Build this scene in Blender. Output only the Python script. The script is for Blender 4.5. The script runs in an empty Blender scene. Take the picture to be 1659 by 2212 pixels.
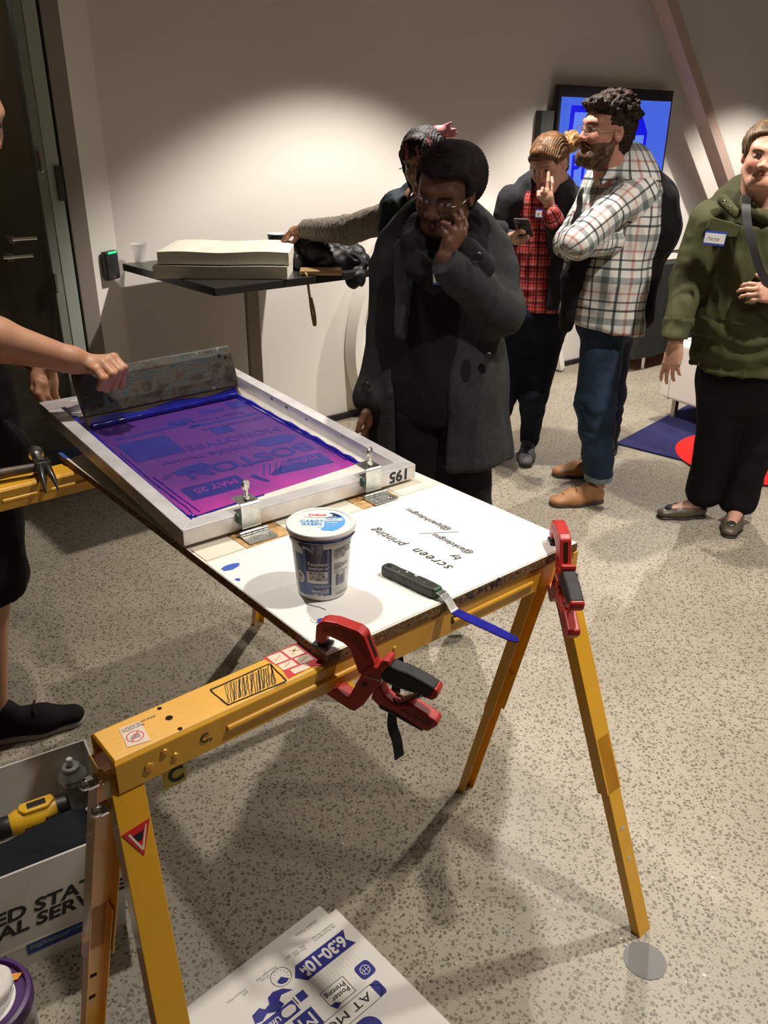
import bpy, bmesh, math, random
import numpy as np
from mathutils import Vector, Matrix
random.seed(7)
SC = bpy.context.scene
COL = SC.collection
# ---------------------------------------------------------------- camera
FPX, CX, CY, CAMH = 1780.0, 829.5, 1106.0, 1.62
PITCH, ROLL = math.radians(24.75), math.radians(0.43)
_f = np.array([0, math.cos(PITCH), -math.sin(PITCH)])
_r0 = np.array([1.0, 0, 0]); _u0 = np.cross(_r0, _f)
_R = math.cos(ROLL) * _r0 + math.sin(ROLL) * _u0
_U = -math.sin(ROLL) * _r0 + math.cos(ROLL) * _u0
cam_data = bpy.data.cameras.new('camera')
cam_data.sensor_fit = 'VERTICAL'
cam_data.sensor_height = 36.0
cam_data.lens = 36.0 * FPX / 2212.0
cam_data.clip_start = 0.05
cam = bpy.data.objects.new('camera', cam_data); COL.objects.link(cam)
M = Matrix(((_R[0], _U[0], -_f[0], 0), (_R[1], _U[1], -_f[1], 0), (_R[2], _U[2], -_f[2], CAMH), (0, 0, 0, 1)))
cam.matrix_world = M
SC.camera = cam
O3 = np.array([0, 0, CAMH])
def ray(x, y): return _f + _R * ((x - CX) / FPX) - _U * ((y - CY) / FPX)
def at(x, y, z=0.0):
    d = ray(x, y); return O3 + d * ((z - CAMH) / d[2])
def J(x, y, Y):
    d = ray(x, y); return O3 + d * (Y / d[1])
def dirv(deg): return np.array([math.cos(math.radians(deg)), math.sin(math.radians(deg)), 0.0])
# ---------------------------------------------------------------- view, world, lights
SC.view_settings.view_transform = 'Standard'
SC.view_settings.look = 'None'
SC.view_settings.gamma = 1.0
SC.view_settings.use_curve_mapping = False
SC.view_settings.exposure = 0.0
w = bpy.data.worlds.new('room_air'); SC.world = w; w.use_nodes = True
w.node_tree.nodes['Background'].inputs[0].default_value = (1.0, 0.86, 0.70, 1)
w.node_tree.nodes['Background'].inputs[1].default_value = 0.03
WARM = (1.0, 0.92, 0.83)
def spot(x, y, z, power, size=104, blend=0.35, radius=0.035, color=WARM, aim=None):
    l = bpy.data.lights.new('room_spot', 'SPOT'); l.energy = power; l.color = color
    l.spot_size = math.radians(size); l.spot_blend = blend; l.shadow_soft_size = radius
    o = bpy.data.objects.new('room_spot', l); COL.objects.link(o); o.location = (x, y, z)
    if aim is not None:
        o.rotation_euler = (Vector(aim) - Vector((x, y, z))).to_track_quat('-Z', 'Y').to_euler()
    return o
W0 = np.array([-.263, 4.908, 0]); WD = dirv(38.9); WN = np.array([-WD[1], WD[0], 0])   # the big back wall
def wall(s, z, off=0.0): p = W0 + WD * s - WN * off; return np.array([p[0], p[1], z])
for s in (-0.10, 1.98, 4.06):
    p = wall(s, 2.84, 1.25); spot(p[0], p[1], 2.84, 285)
spot(0.86, 1.33, 2.66, 135, 104, 0.7)
spot(-0.66, 2.12, 2.66, 110, 74, 0.8, aim=(-.40, 1.6, .86))
spot(1.57, 2.60, 2.66, 195, 116, 0.8)
spot(2.9, 1.2, 2.66, 100, 125, 0.5)
p = wall(2.75, 1.02, 0.3); spot(p[0], p[1], 0.25, 6, 120, 0.9, 0.1, (1, .12, .12), wall(2.9, 1.0, 0))  # small red lamp low behind the draped table, tints the wall pink
# ---------------------------------------------------------------- material helpers
def nt(name):
    m = bpy.data.materials.new(name); m.use_nodes = True
    t = m.node_tree; b = t.nodes['Principled BSDF']; return m, t, b
def nd(t, kind, **k):
    n = t.nodes.new(kind)
    for a, v in k.items():
        if a.startswith('i_'): n.inputs[a[2:].replace('_', ' ')].default_value = v
        else: setattr(n, a, v)
    return n
def ramp(t, src, stops, interp='LINEAR'):
    r = t.nodes.new('ShaderNodeValToRGB'); r.color_ramp.interpolation = interp
    e = r.color_ramp.elements
    while len(e) < len(stops): e.new(0.5)
    for q, (p, c) in zip(e, stops): q.position = p; q.color = (*c, 1) if len(c) == 3 else c
    t.links.new(src, r.inputs[0]); return r
def mat(name, col, rough=0.6, metal=0.0, var=0.0, vscale=8.0, bump=0.0, bscale=60.0, spec=0.5, coat=0.0, sheen=0.0, attr=None):
    m, t, b = nt(name)
    if rough >= .75: spec = min(spec, .18)
    b.inputs['Roughness'].default_value = rough; b.inputs['Metallic'].default_value = metal
    b.inputs['Specular IOR Level'].default_value = spec; b.inputs['Coat Weight'].default_value = coat
    b.inputs['Sheen Weight'].default_value = sheen
    b.inputs['Base Color'].default_value = (*col, 1)
    tc = nd(t, 'ShaderNodeTexCoord')
    if attr:
        a = nd(t, 'ShaderNodeAttribute', attribute_name=attr); t.links.new(a.outputs['Color'], b.inputs['Base Color'])
    elif var:
        n = nd(t, 'ShaderNodeTexNoise', i_Scale=vscale, i_Detail=5.0); t.links.new(tc.outputs['Object'], n.inputs['Vector'])
        lo = tuple(c * (1 - var) for c in col); hi = tuple(min(1, c * (1 + var)) for c in col)
        r = ramp(t, n.outputs['Fac'], [(0.3, lo), (0.7, hi)]); t.links.new(r.outputs[0], b.inputs['Base Color'])
    if bump:
        n2 = nd(t, 'ShaderNodeTexNoise', i_Scale=bscale, i_Detail=4.0); t.links.new(tc.outputs['Object'], n2.inputs['Vector'])
        bp = nd(t, 'ShaderNodeBump', i_Strength=bump, i_Distance=0.01); t.links.new(n2.outputs['Fac'], bp.inputs['Height'])
        t.links.new(bp.outputs[0], b.inputs['Normal'])
    return m
def emis(name, col, s):
    m, t, b = nt(name); b.inputs['Base Color'].default_value = (0.01, 0.01, 0.01, 1); b.inputs['Roughness'].default_value = 0.25
    b.inputs['Emission Color'].default_value = (*col, 1); b.inputs['Emission Strength'].default_value = s; return m
def glass(name, col, alpha, rough=0.03):
    m, t, b = nt(name); b.inputs['Base Color'].default_value = (*col, 1); b.inputs['Roughness'].default_value = rough
    b.inputs['Alpha'].default_value = alpha; return m
# ---------------------------------------------------------------- mesh helpers
def frame(origin, xdir, zdir=(0, 0, 1)):
    x = Vector(xdir).normalized(); z = Vector(zdir); z = (z - x * z.dot(x)).normalized(); y = z.cross(x)
    m = Matrix((x, y, z)).transposed().to_4x4(); m.translation = Vector(origin); return m
class MB:
    def __init__(s): s.v = []; s.f = []; s.m = []
    def add(s, vs, fs, mi=0):
        o = len(s.v); s.v += [tuple(v) for v in vs]; s.f += [tuple(i + o for i in f) for f in fs]; s.m += [mi] * len(fs); return s
    def box(s, c, d, M=None, mi=0, taper=(1, 1)):
        vs = []
        for z in (-.5, .5):
            k = taper if z > 0 else (1, 1)
            for x, y in ((-.5, -.5), (.5, -.5), (.5, .5), (-.5, .5)):
                vs.append(Vector((c[0] + x * d[0] * k[0], c[1] + y * d[1] * k[1], c[2] + z * d[2])))
        if M is not None: vs = [M @ v for v in vs]
        return s.add(vs, [(3, 2, 1, 0), (4, 5, 6, 7), (0, 1, 5, 4), (1, 2, 6, 5), (2, 3, 7, 6), (3, 0, 4, 7)], mi)
    def tube(s, pts, r, n=10, mi=0, cap=True):
        pts = [Vector(p) for p in pts]; rs = r if isinstance(r, (list, tuple)) else [r] * len(pts)
        rings = []; up = None
        for i, p in enumerate(pts):
            t = (pts[min(i + 1, len(pts) - 1)] - pts[max(i - 1, 0)]).normalized()
            if up is None: up = Vector((0, 0, 1)) if abs(t.z) < .9 else Vector((1, 0, 0))
            a = t.cross(up).normalized(); b = a.cross(t).normalized(); up = b
            rings.append([p + (a * math.cos(2 * math.pi * k / n) + b * math.sin(2 * math.pi * k / n)) * rs[i] for k in range(n)])
        vs = [v for rr in rings for v in rr]; fs = []
        for i in range(len(pts) - 1):
            for k in range(n):
                k2 = (k + 1) % n; fs.append((i * n + k, i * n + k2, (i + 1) * n + k2, (i + 1) * n + k))
        if cap: fs += [tuple(range(n))[::-1], tuple((len(pts) - 1) * n + k for k in range(n))]
        return s.add(vs, fs, mi)
    def lathe(s, prof, n=48, M=None, mi=0, sx=1, sy=1):
        vs = []; fs = []
        for r, z in prof:
            for k in range(n):
                a = 2 * math.pi * k / n; v = Vector((r * math.cos(a) * sx, r * math.sin(a) * sy, z)); vs.append(M @ v if M is not None else v)
        for i in range(len(prof) - 1):
            for k in range(n):
                k2 = (k + 1) % n; fs.append((i * n + k, i * n + k2, (i + 1) * n + k2, (i + 1) * n + k))
        if prof[0][0] > 1e-6: fs.append(tuple(range(n))[::-1])
        if prof[-1][0] > 1e-6: fs.append(tuple((len(prof) - 1) * n + k for k in range(n)))
        return s.add(vs, fs, mi)
    def prism(s, poly, z0, z1, M=None, mi=0):     # poly in local xy
        n = len(poly); vs = [Vector((x, y, z0)) for x, y in poly] + [Vector((x, y, z1)) for x, y in poly]
        if M is not None: vs = [M @ v for v in vs]
        a = sum(poly[i][0] * poly[(i + 1) % n][1] - poly[(i + 1) % n][0] * poly[i][1] for i in range(n))
        fs = [tuple(range(n))[::-1], tuple(range(n, 2 * n))] + [(i, (i + 1) % n, (i + 1) % n + n, i + n) for i in range(n)]
        if a < 0: fs = [f[::-1] for f in fs]
        return s.add(vs, fs, mi)
    def strip(s, A, B, mi=0):     # quad strip between two polylines
        n = len(A); return s.add(list(A) + list(B), [(i, i + 1, n + i + 1, n + i) for i in range(n - 1)], mi)
    def build(s, name, mats, parent=None, smooth=False, bevel=0, M=None, solid=0, seg=2):
        me = bpy.data.meshes.new(name); me.from_pydata(s.v, [], s.f)
        mats = mats if isinstance(mats, (list, tuple)) else [mats]
        for q in mats: me.materials.append(q)
        me.polygons.foreach_set('material_index', s.m)
        bm = bmesh.new(); bm.from_mesh(me); bmesh.ops.recalc_face_normals(bm, faces=bm.faces); bm.to_mesh(me); bm.free()
        if smooth:
            me.polygons.foreach_set('use_smooth', [True] * len(me.polygons))
            try: me.set_sharp_from_angle(angle=math.radians(40))
            except Exception: pass
        me.update()
        o = bpy.data.objects.new(name, me); COL.objects.link(o)
        if parent is not None: o.parent = parent
        if M is not None: o.matrix_basis = M
        if solid:
            md = o.modifiers.new('solid', 'SOLIDIFY'); md.thickness = solid; md.offset = 0
        if bevel:
            md = o.modifiers.new('bevel', 'BEVEL'); md.width = bevel; md.segments = seg; md.limit_method = 'ANGLE'; md.angle_limit = math.radians(35)
        return o
def tag(o, label=None, cat=None, group=None, kind=None):
    for k, v in (('label', label), ('category', cat), ('group', group), ('kind', kind)):
        if v: o[k] = v
    return o
def thing(name, M, label, cat, group=None):
    o = bpy.data.objects.new(name, None); COL.objects.link(o); o.empty_display_size = 0.05
    o.matrix_world = M if isinstance(M, Matrix) else Matrix.Translation(Vector(M))
    return tag(o, label, cat, group)
def struct(o): o['kind'] = 'structure'; return o
def text(body, size, M, m, name='lettering', parent=None, bold=0.0, shear=0.0, sx=1.0, thick=0.0003, align='LEFT', wrap=None, space=1.0):
    c = bpy.data.curves.new(name, 'FONT'); c.body = body; c.size = size; c.offset = bold; c.shear = shear
    c.align_x = align; c.extrude = thick; c.resolution_u = 3; c.space_character = space; c.space_line = 0.85
    o = bpy.data.objects.new(name, c); COL.objects.link(o)
    dg = bpy.context.evaluated_depsgraph_get(); me = bpy.data.meshes.new_from_object(o.evaluated_get(dg))
    bpy.data.objects.remove(o); me.name = name; me.materials.clear(); me.materials.append(m)
    if sx != 1.0:
        for v in me.vertices: v.co.x *= sx
    if wrap:
        for v in me.vertices: v.co = wrap(v.co)
    q = bpy.data.objects.new(name, me); COL.objects.link(q)
    if parent is not None: q.parent = parent
    if M is not None: q.matrix_basis = M
    return q
def merge(objs, name):
    """several little marks on one surface become one mesh"""
    b = objs[0]; bm = bmesh.new(); mats = []
    for o in objs:
        idx = {}
        for i, mm in enumerate(o.data.materials):
            if mm not in mats: mats.append(mm)
            idx[i] = mats.index(mm)
        me = o.data.copy(); me.transform(o.matrix_basis)
        for p in me.polygons: p.material_index = idx.get(p.material_index, 0)
        bm.from_mesh(me)
    me = bpy.data.meshes.new(name); bm.to_mesh(me); bm.free()
    for mm in mats: me.materials.append(mm)
    q = bpy.data.objects.new(name, me); COL.objects.link(q); q.parent = b.parent
    for o in objs: bpy.data.objects.remove(o)
    return q
# ---------------------------------------------------------------- signed-distance modelling (bodies and cloth)
class SDF:
    def __init__(s, fine=()): s.ops = []; s.fine = list(fine)
    def _put(s, mode, fn, lo, hi, k): s.ops.append((mode, fn, np.minimum(lo, hi), np.maximum(lo, hi), k)); return s
    def cone(s, a, b, ra, rb, k=0.02, mode='u', flat=None):
        a = np.array(a, float); b = np.array(b, float); r = max(ra, rb)
        if flat is not None: e = np.array(flat[0], float); e /= np.linalg.norm(e); f = flat[1]
        def fn(x, y, z):
            px, py, pz = x - a[0], y - a[1], z - a[2]; q = b - a
            if flat is not None:
                g = 1 / f - 1; dt = px * e[0] + py * e[1] + pz * e[2]
                px, py, pz = px + dt * g * e[0], py + dt * g * e[1], pz + dt * g * e[2]; q = q + (q @ e) * g * e
            t = np.clip((px * q[0] + py * q[1] + pz * q[2]) / max(q @ q, 1e-9), 0, 1)
            d = np.sqrt((px - q[0] * t) ** 2 + (py - q[1] * t) ** 2 + (pz - q[2] * t) ** 2) - (ra + (rb - ra) * t)
            return d * (min(1, f) if flat is not None else 1)
        g = r * (max(1, flat[1]) if flat is not None else 1)
        return s._put(mode, fn, np.minimum(a, b) - g, np.maximum(a, b) + g, k)
    def chain(s, pts, rs, k=0.01, kk=None, **kw):
        for i in range(len(pts) - 1): s.cone(pts[i], pts[i + 1], rs[i], rs[i + 1], k if (i == 0 or kk is None) else kk, **kw)
        return s
    def ell(s, c, r, Rm=None, k=0.02, mode='u'):
        c = np.array(c, float); r = np.array(r, float); Rm = np.eye(3) if Rm is None else np.array(Rm)   # rows = axes
        def fn(x, y, z):
            px, py, pz = x - c[0], y - c[1], z - c[2]; q = [px * Rm[i][0] + py * Rm[i][1] + pz * Rm[i][2] for i in range(3)]
            k0 = np.sqrt(sum((q[i] / r[i]) ** 2 for i in range(3))); k1 = np.sqrt(sum((q[i] / r[i] ** 2) ** 2 for i in range(3))) + 1e-9
            return k0 * (k0 - 1) / k1
        e = np.abs(Rm.T) @ r
        return s._put(mode, fn, c - e, c + e, k)
    def boxx(s, c, h, Rm=None, rd=0.01, k=0.01, mode='u'):
        c = np.array(c, float); h = np.array(h, float) - rd; Rm = np.eye(3) if Rm is None else np.array(Rm)
        def fn(x, y, z):
            px, py, pz = x - c[0], y - c[1], z - c[2]; q = [np.abs(px * Rm[i][0] + py * Rm[i][1] + pz * Rm[i][2]) - h[i] for i in range(3)]
            return np.sqrt(sum(np.maximum(a, 0) ** 2 for a in q)) + np.minimum(np.maximum(q[0], np.maximum(q[1], q[2])), 0) - rd
        e = np.abs(Rm.T) @ (h + rd)
        return s._put(mode, fn, c - e, c + e, k)
    def cut(s, p, n, lo=None, hi=None, k=0.004):
        """take away the half-space beyond p along n (inside an optional box)"""
        p = np.array(p, float); n = np.array(n, float); n /= np.linalg.norm(n)
        fn = lambda x, y, z: -((x - p[0]) * n[0] + (y - p[1]) * n[1] + (z - p[2]) * n[2])
        big = np.array([9., 9, 9]); return s._put('x', fn, -big if lo is None else np.array(lo), big if hi is None else np.array(hi), k)
    def raw(s, fn, lo, hi, k=0.01, mode='u'): return s._put(mode, fn, np.array(lo, float), np.array(hi, float), k)
    def mesh(s, coarse=0.008, thr=0.0):
        U = [o for o in s.ops if o[0] == 'u']; lo = np.min([o[2] for o in U], 0) - 0.02; hi = np.max([o[3] for o in U], 0) + 0.02
        ax = []
        for a in range(3):
            iv = sorted([(f[0][a], f[1][a], f[2]) for f in s.fine], key=lambda q: q[2]); x = lo[a]; xs = [x]
            while x < hi[a]:
                st = coarse
                for l, h, q in iv:
                    if l <= x <= h: st = min(st, q)
                    elif x < l < x + st: st = max(q, min(st, l - x + 1e-6))
                x += st; xs.append(x)
            ax.append(np.array(xs, np.float64))
        X, Y, Z = ax; F = np.full((len(X), len(Y), len(Z)), 0.06, np.float32)
        for mode, fn, l, h, k in s.ops:
            m = k + 0.02; sl = []
            for a in range(3):
                i0 = max(0, np.searchsorted(ax[a], l[a] - m) - 1); i1 = min(len(ax[a]), np.searchsorted(ax[a], h[a] + m) + 1); sl.append(slice(i0, i1))
            if any(q.stop <= q.start for q in sl): continue
            d = fn(X[sl[0]][:, None, None], Y[sl[1]][None, :, None], Z[sl[2]][None, None, :]).astype(np.float32)
            A = F[tuple(sl)]
            if mode == 'u':
                hh = np.maximum(k - np.abs(A - d), 0) / k; F[tuple(sl)] = np.minimum(A, d) - hh * hh * k * .25
            elif mode == 's' or mode == 'x':
                if mode == 's': d = -d
                else: d = -d
                hh = np.maximum(k - np.abs(A - d), 0) / k; F[tuple(sl)] = np.maximum(A, d) + hh * hh * k * .25
        F[0], F[-1] = .06, .06; F[:, 0], F[:, -1] = .06, .06; F[:, :, 0], F[:, :, -1] = .06, .06
        return nets(F, X, Y, Z)
def nets(F, X, Y, Z):
    I = F < 0; nx, ny, nz = F.shape
    c = np.zeros((nx - 1, ny - 1, nz - 1), np.int8)
    for a in (0, 1):
        for b in (0, 1):
            for d in (0, 1): c += I[a:nx - 1 + a, b:ny - 1 + b, d:nz - 1 + d]
    i, j, k = np.nonzero((c > 0) & (c < 8)); n = len(i)
    idx = -np.ones(c.shape, np.int32); idx[i, j, k] = np.arange(n)
    P = np.zeros((n, 3)); W = np.zeros(n)
    for ax in range(3):
        for a in (0, 1):
            for b in (0, 1):
                o0 = [0, 0, 0]; oth = [q for q in range(3) if q != ax]; o0[oth[0]] = a; o0[oth[1]] = b; o1 = list(o0); o1[ax] = 1
                f0 = F[i + o0[0], j + o0[1], k + o0[2]]; f1 = F[i + o1[0], j + o1[1], k + o1[2]]
                mk = (f0 < 0) != (f1 < 0); t = np.where(mk, f0 / np.where(mk, f0 - f1, 1), 0)
                p0 = np.stack([X[i + o0[0]], Y[j + o0[1]], Z[k + o0[2]]], 1); p1 = np.stack([X[i + o1[0]], Y[j + o1[1]], Z[k + o1[2]]], 1)
                P += np.where(mk[:, None], p0 + (p1 - p0) * t[:, None], 0); W += mk
    P /= np.maximum(W, 1)[:, None]
    Q = []
    for ax in range(3):
        sl0 = [slice(1, -1)] * 3; sl1 = [slice(1, -1)] * 3; sl0[ax] = slice(0, -1); sl1[ax] = slice(1, None)
        a = I[tuple(sl0)]; b = I[tuple(sl1)]; e = np.array(np.nonzero(a != b)).T
        if not len(e): continue
        s_ = a[e[:, 0], e[:, 1], e[:, 2]]; e = e + 1; e[:, ax] -= 1
        o = [q for q in range(3) if q != ax]; q4 = []
        for da, db in ((-1, -1), (0, -1), (0, 0), (-1, 0)):
            g = e.copy(); g[:, o[0]] += da; g[:, o[1]] += db; q4.append(idx[g[:, 0], g[:, 1], g[:, 2]])
        q4 = np.stack(q4, 1); flip = s_ if ax != 1 else ~s_
        Q.append(np.where(flip[:, None], q4, q4[:, ::-1]))
    return P, np.concatenate(Q)
_H = np.random.RandomState(3).rand(64, 64, 64).astype(np.float32)
def vnoise(P, sc, seed=0):
    p = P * np.array(sc) + seed * 7.31; i = np.floor(p).astype(int); f = p - i; f = f * f * (3 - 2 * f); r = 0
    for a in (0, 1):
        for b in (0, 1):
            for c in (0, 1):
                wt = (f[:, 0] if a else 1 - f[:, 0]) * (f[:, 1] if b else 1 - f[:, 1]) * (f[:, 2] if c else 1 - f[:, 2])
                r = r + wt * _H[(i[:, 0] + a) % 64, (i[:, 1] + b) % 64, (i[:, 2] + c) % 64]
    return r * 2 - 1
def vnormals(P, Q):
    n = np.cross(P[Q[:, 2]] - P[Q[:, 0]], P[Q[:, 3]] - P[Q[:, 1]]); N = np.zeros_like(P)
    for a in range(4): np.add.at(N, Q[:, a], n)
    return N / (np.linalg.norm(N, axis=1)[:, None] + 1e-12)
def soft(name, sdf, m, parent, base, coarse=0.008, disp=None, col=None, pl=None, smooth_it=0):
    """mesh an SDF; disp(P,N)->offset along the normal, col(P,N)->rgb, pl(P)->cloth coordinates"""
    P, Q = sdf.mesh(coarse)
    N = vnormals(P, Q)
    C = col(P, N) if col else None
    if disp is not None: P = P + N * disp(P, N)[:, None]
    L = pl(P) if pl else None
    me = bpy.data.meshes.new(name); me.vertices.add(len(P)); me.vertices.foreach_set('co', (P - np.array(base)).astype(np.float32).ravel())
    me.loops.add(len(Q) * 4); me.loops.foreach_set('vertex_index', Q.astype(np.int32).ravel())
    me.polygons.add(len(Q)); me.polygons.foreach_set('loop_start', np.arange(0, len(Q) * 4, 4, dtype=np.int32))
    me.polygons.foreach_set('use_smooth', np.ones(len(Q), bool))
    me.update(calc_edges=True); me.validate()
    me.materials.append(m)
    if C is not None:
        a = me.attributes.new('Col', 'FLOAT_COLOR', 'POINT'); a.data.foreach_set('color', np.concatenate([C, np.ones((len(C), 1))], 1).astype(np.float32).ravel())
    if L is not None:
        a = me.attributes.new('cloth', 'FLOAT_VECTOR', 'POINT'); a.data.foreach_set('vector', L.astype(np.float32).ravel())
    o = bpy.data.objects.new(name, me); COL.objects.link(o)
    if parent is not None: o.parent = parent
    else: o.location = base
    return o
def folds(amp, sc=(9, 9, 5), seed=1, fine=0.0):
    def fn(P, N):
        a = vnoise(P, sc, seed); b = vnoise(P + 0.05 * a[:, None], np.array(sc) * 2.3, seed + 4)
        return amp * ((1 - np.abs(a) * 2.2) * .6 + (1 - np.abs(b) * 2) * .4) + (fine * vnoise(P, (90, 90, 90), seed + 9) if fine else 0)
    return fn
# ================================================================ materials
def terrazzo():
    m, t, b = nt('terrazzo'); L = t.links
    tc = nd(t, 'ShaderNodeTexCoord')
    n0 = nd(t, 'ShaderNodeTexNoise', i_Scale=60.0, i_Detail=2.0); L.new(tc.outputs['Object'], n0.inputs['Vector'])
    mx = nd(t, 'ShaderNodeMix', data_type='VECTOR'); mx.inputs[0].default_value = 0.012
    L.new(tc.outputs['Object'], mx.inputs[4]); L.new(n0.outputs['Color'], mx.inputs[5])
    base = nd(t, 'ShaderNodeTexNoise', i_Scale=2.2, i_Detail=6.0); L.new(tc.outputs['Object'], base.inputs['Vector'])
    rb = ramp(t, base.outputs['Fac'], [(0.3, (0.285, 0.255, 0.195)), (0.7, (0.37, 0.335, 0.262))])
    cur = rb.outputs[0]
    for sc, keep, thr, c0, c1 in ((170.0, 0.60, 0.36, (0.11, 0.095, 0.065), (0.27, 0.235, 0.175)), (92.0, 0.70, 0.36, (0.065, 0.062, 0.038), (0.22, 0.185, 0.13)), (120.0, 0.010, 0.22, (0.60, 0.58, 0.52), (0.66, 0.64, 0.58))):
        v = nd(t, 'ShaderNodeTexVoronoi', i_Scale=sc, i_Randomness=1.0); L.new(mx.outputs[1], v.inputs['Vector'])
        sep = nd(t, 'ShaderNodeSeparateColor'); L.new(v.outputs['Color'], sep.inputs[0])
        lt = nd(t, 'ShaderNodeMath', operation='LESS_THAN'); L.new(sep.outputs[0], lt.inputs[0]); lt.inputs[1].default_value = keep
        sz = nd(t, 'ShaderNodeMath', operation='MULTIPLY_ADD'); L.new(sep.outputs[1], sz.inputs[0]); sz.inputs[1].default_value = 0.22; sz.inputs[2].default_value = thr - 0.1
        ds = nd(t, 'ShaderNodeMath', operation='LESS_THAN'); L.new(v.outputs['Distance'], ds.inputs[0]); L.new(sz.outputs[0], ds.inputs[1])
        ml = nd(t, 'ShaderNodeMath', operation='MULTIPLY'); L.new(lt.outputs[0], ml.inputs[0]); L.new(ds.outputs[0], ml.inputs[1])
        cr = ramp(t, sep.outputs[2], [(0.0, c0), (1.0, c1)])
        mm = nd(t, 'ShaderNodeMix', data_type='RGBA'); L.new(ml.outputs[0], mm.inputs[0]); L.new(cur, mm.inputs[6]); L.new(cr.outputs[0], mm.inputs[7]); cur = mm.outputs[2]
    L.new(cur, b.inputs['Base Color']); b.inputs['Roughness'].default_value = 0.42; b.inputs['Specular IOR Level'].default_value = 0.4
    return m
M_FLOOR = terrazzo()
M_WALL = mat('wall_paint', (0.77, 0.735, 0.685), 0.85, bump=0.02, bscale=200)
M_CEIL = mat('ceiling_paint', (0.46, 0.43, 0.39), 0.9)
M_JAMB = mat('jamb_paint', (0.30, 0.26, 0.23), 0.5)
M_BLACK = mat('gap_and_skirting_black', (0.008, 0.009, 0.01), 0.5)
M_CLEAT = mat('pale_green_door_edge', (0.40, 0.45, 0.40), 0.35)
M_CLEAT2 = mat('door_edge_dark', (0.26, 0.29, 0.25), 0.35)
M_CORR = mat('corridor_paint', (0.20, 0.155, 0.09), 0.8, var=0.15, vscale=2)
M_CORRF = mat('corridor_floor', (0.16, 0.165, 0.13), 0.5, var=0.35, vscale=9)
M_CHROME = mat('chrome', (0.75, 0.75, 0.74), 0.15, 1.0)
M_STEEL = mat('galvanised_steel', (0.62, 0.63, 0.60), 0.30, 1.0, var=0.18, vscale=70, bump=0.05, bscale=300)
M_DARKSTEEL = mat('dark_steel', (0.10, 0.10, 0.095), 0.35, 0.9, var=0.3, vscale=40)
M_ALU = mat('worn_aluminium', (0.66, 0.645, 0.65), 0.42, 0.55, var=0.16, vscale=14, bump=0.05, bscale=90)
M_YEL = mat('yellow_powdercoat', (0.78, 0.40, 0.025), 0.38, var=0.06, vscale=12, coat=0.25, bump=0.03, bscale=120)
M_WHITE = mat('white_plastic', (0.80, 0.79, 0.76), 0.4)
M_PAPER = mat('paper_white', (0.78, 0.76, 0.70), 0.9)
M_CREAM = mat('cream_paper', (0.72, 0.67, 0.54), 0.85)
M_CREAMTOP = mat('cream_paper_top', (0.76, 0.71, 0.60), 0.85)
M_BLACKPL = mat('black_plastic', (0.015, 0.015, 0.016), 0.45)
M_BLACKTOP = mat('black_laminate', (0.03, 0.028, 0.026), 0.28)
M_RED = mat('red_plastic', (0.44, 0.020, 0.016), 0.42, var=0.1, vscale=40)
M_GRIP = mat('black_rubber', (0.022, 0.022, 0.022), 0.7, var=0.3, vscale=60)
M_INK = mat('ultramarine_ink', (0.010, 0.012, 0.27), 0.16, coat=0.5, var=0.25, vscale=40)
M_INKD = mat('dried_dark_ink', (0.012, 0.011, 0.075), 0.3, coat=0.3)
M_INKT = mat('print_ink', (0.020, 0.022, 0.22), 0.6)
M_GREYT = mat('faint_grey_ink', (0.33, 0.32, 0.31), 0.8)
M_PEN = mat('black_pen', (0.012, 0.011, 0.012), 0.6)
M_LAM = mat('white_laminate', (0.84, 0.83, 0.79), 0.45, var=0.02, vscale=6)
def chipboard():
    m, t, b = nt('particle_board'); tc = nd(t, 'ShaderNodeTexCoord')
    v = nd(t, 'ShaderNodeTexVoronoi', i_Scale=260.0); t.links.new(tc.outputs['Object'], v.inputs['Vector'])
    s = nd(t, 'ShaderNodeSeparateColor'); t.links.new(v.outputs['Color'], s.inputs[0])
    r = ramp(t, s.outputs[0], [(0.0, (0.07, 0.035, 0.013)), (0.5, (0.20, 0.105, 0.042)), (1.0, (0.34, 0.20, 0.09))])
    t.links.new(r.outputs[0], b.inputs['Base Color']); b.inputs['Roughness'].default_value = 0.85
    bp = nd(t, 'ShaderNodeBump', i_Strength=0.4, i_Distance=0.002); t.links.new(s.outputs[1], bp.inputs['Height']); t.links.new(bp.outputs[0], b.inputs['Normal']); return m
M_CHIP = chipboard()
M_BARE = mat('bare_board', (0.50, 0.31, 0.13), 0.8, var=0.35, vscale=50)
# ================================================================ the setting
LOC = Matrix(((WD[0], WN[0], 0, W0[0]), (WD[1], WN[1], 0, W0[1]), (0, 0, 1, 0), (0, 0, 0, 1)))   # x along the wall, y behind it
def sbox(name, c, d, m, M=None, **k):
    o = MB().box(c, d).build(name, m, M=M, **k); return struct(o)
HC = 2.95
fl = MB(); fl.add([(-7, -5, 0), (10, -5, 0), (10, 11, 0), (-7, 11, 0)], [(0, 1, 2, 3)]); struct(fl.build('floor', M_FLOOR))
fl = MB(); fl.add([(-7, -5, HC), (10, -5, HC), (10, 11, HC), (-7, 11, HC)], [(0, 3, 2, 1)]); struct(fl.build('ceiling', M_CEIL))
sbox('wall_back', (3.3, 0.06, HC / 2), (9.22, 0.12, HC), M_WALL, LOC)
sbox('wall_front', (0, -4.5, HC / 2), (16, 0.1, HC), M_WALL)
sbox('wall_right', (8.6, 3, HC / 2), (0.1, 15, HC), M_WALL)
sbox('wall_left', (-6, 0, HC / 2), (0.1, 9, HC), M_WALL)
w = MB(); w.prism([(-1.483, -.12), (-1.31, 0), (-1.31, .12), (-1.483, .12)], 0, HC); struct(w.build('wall_corner', M_WALL, M=LOC))
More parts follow.
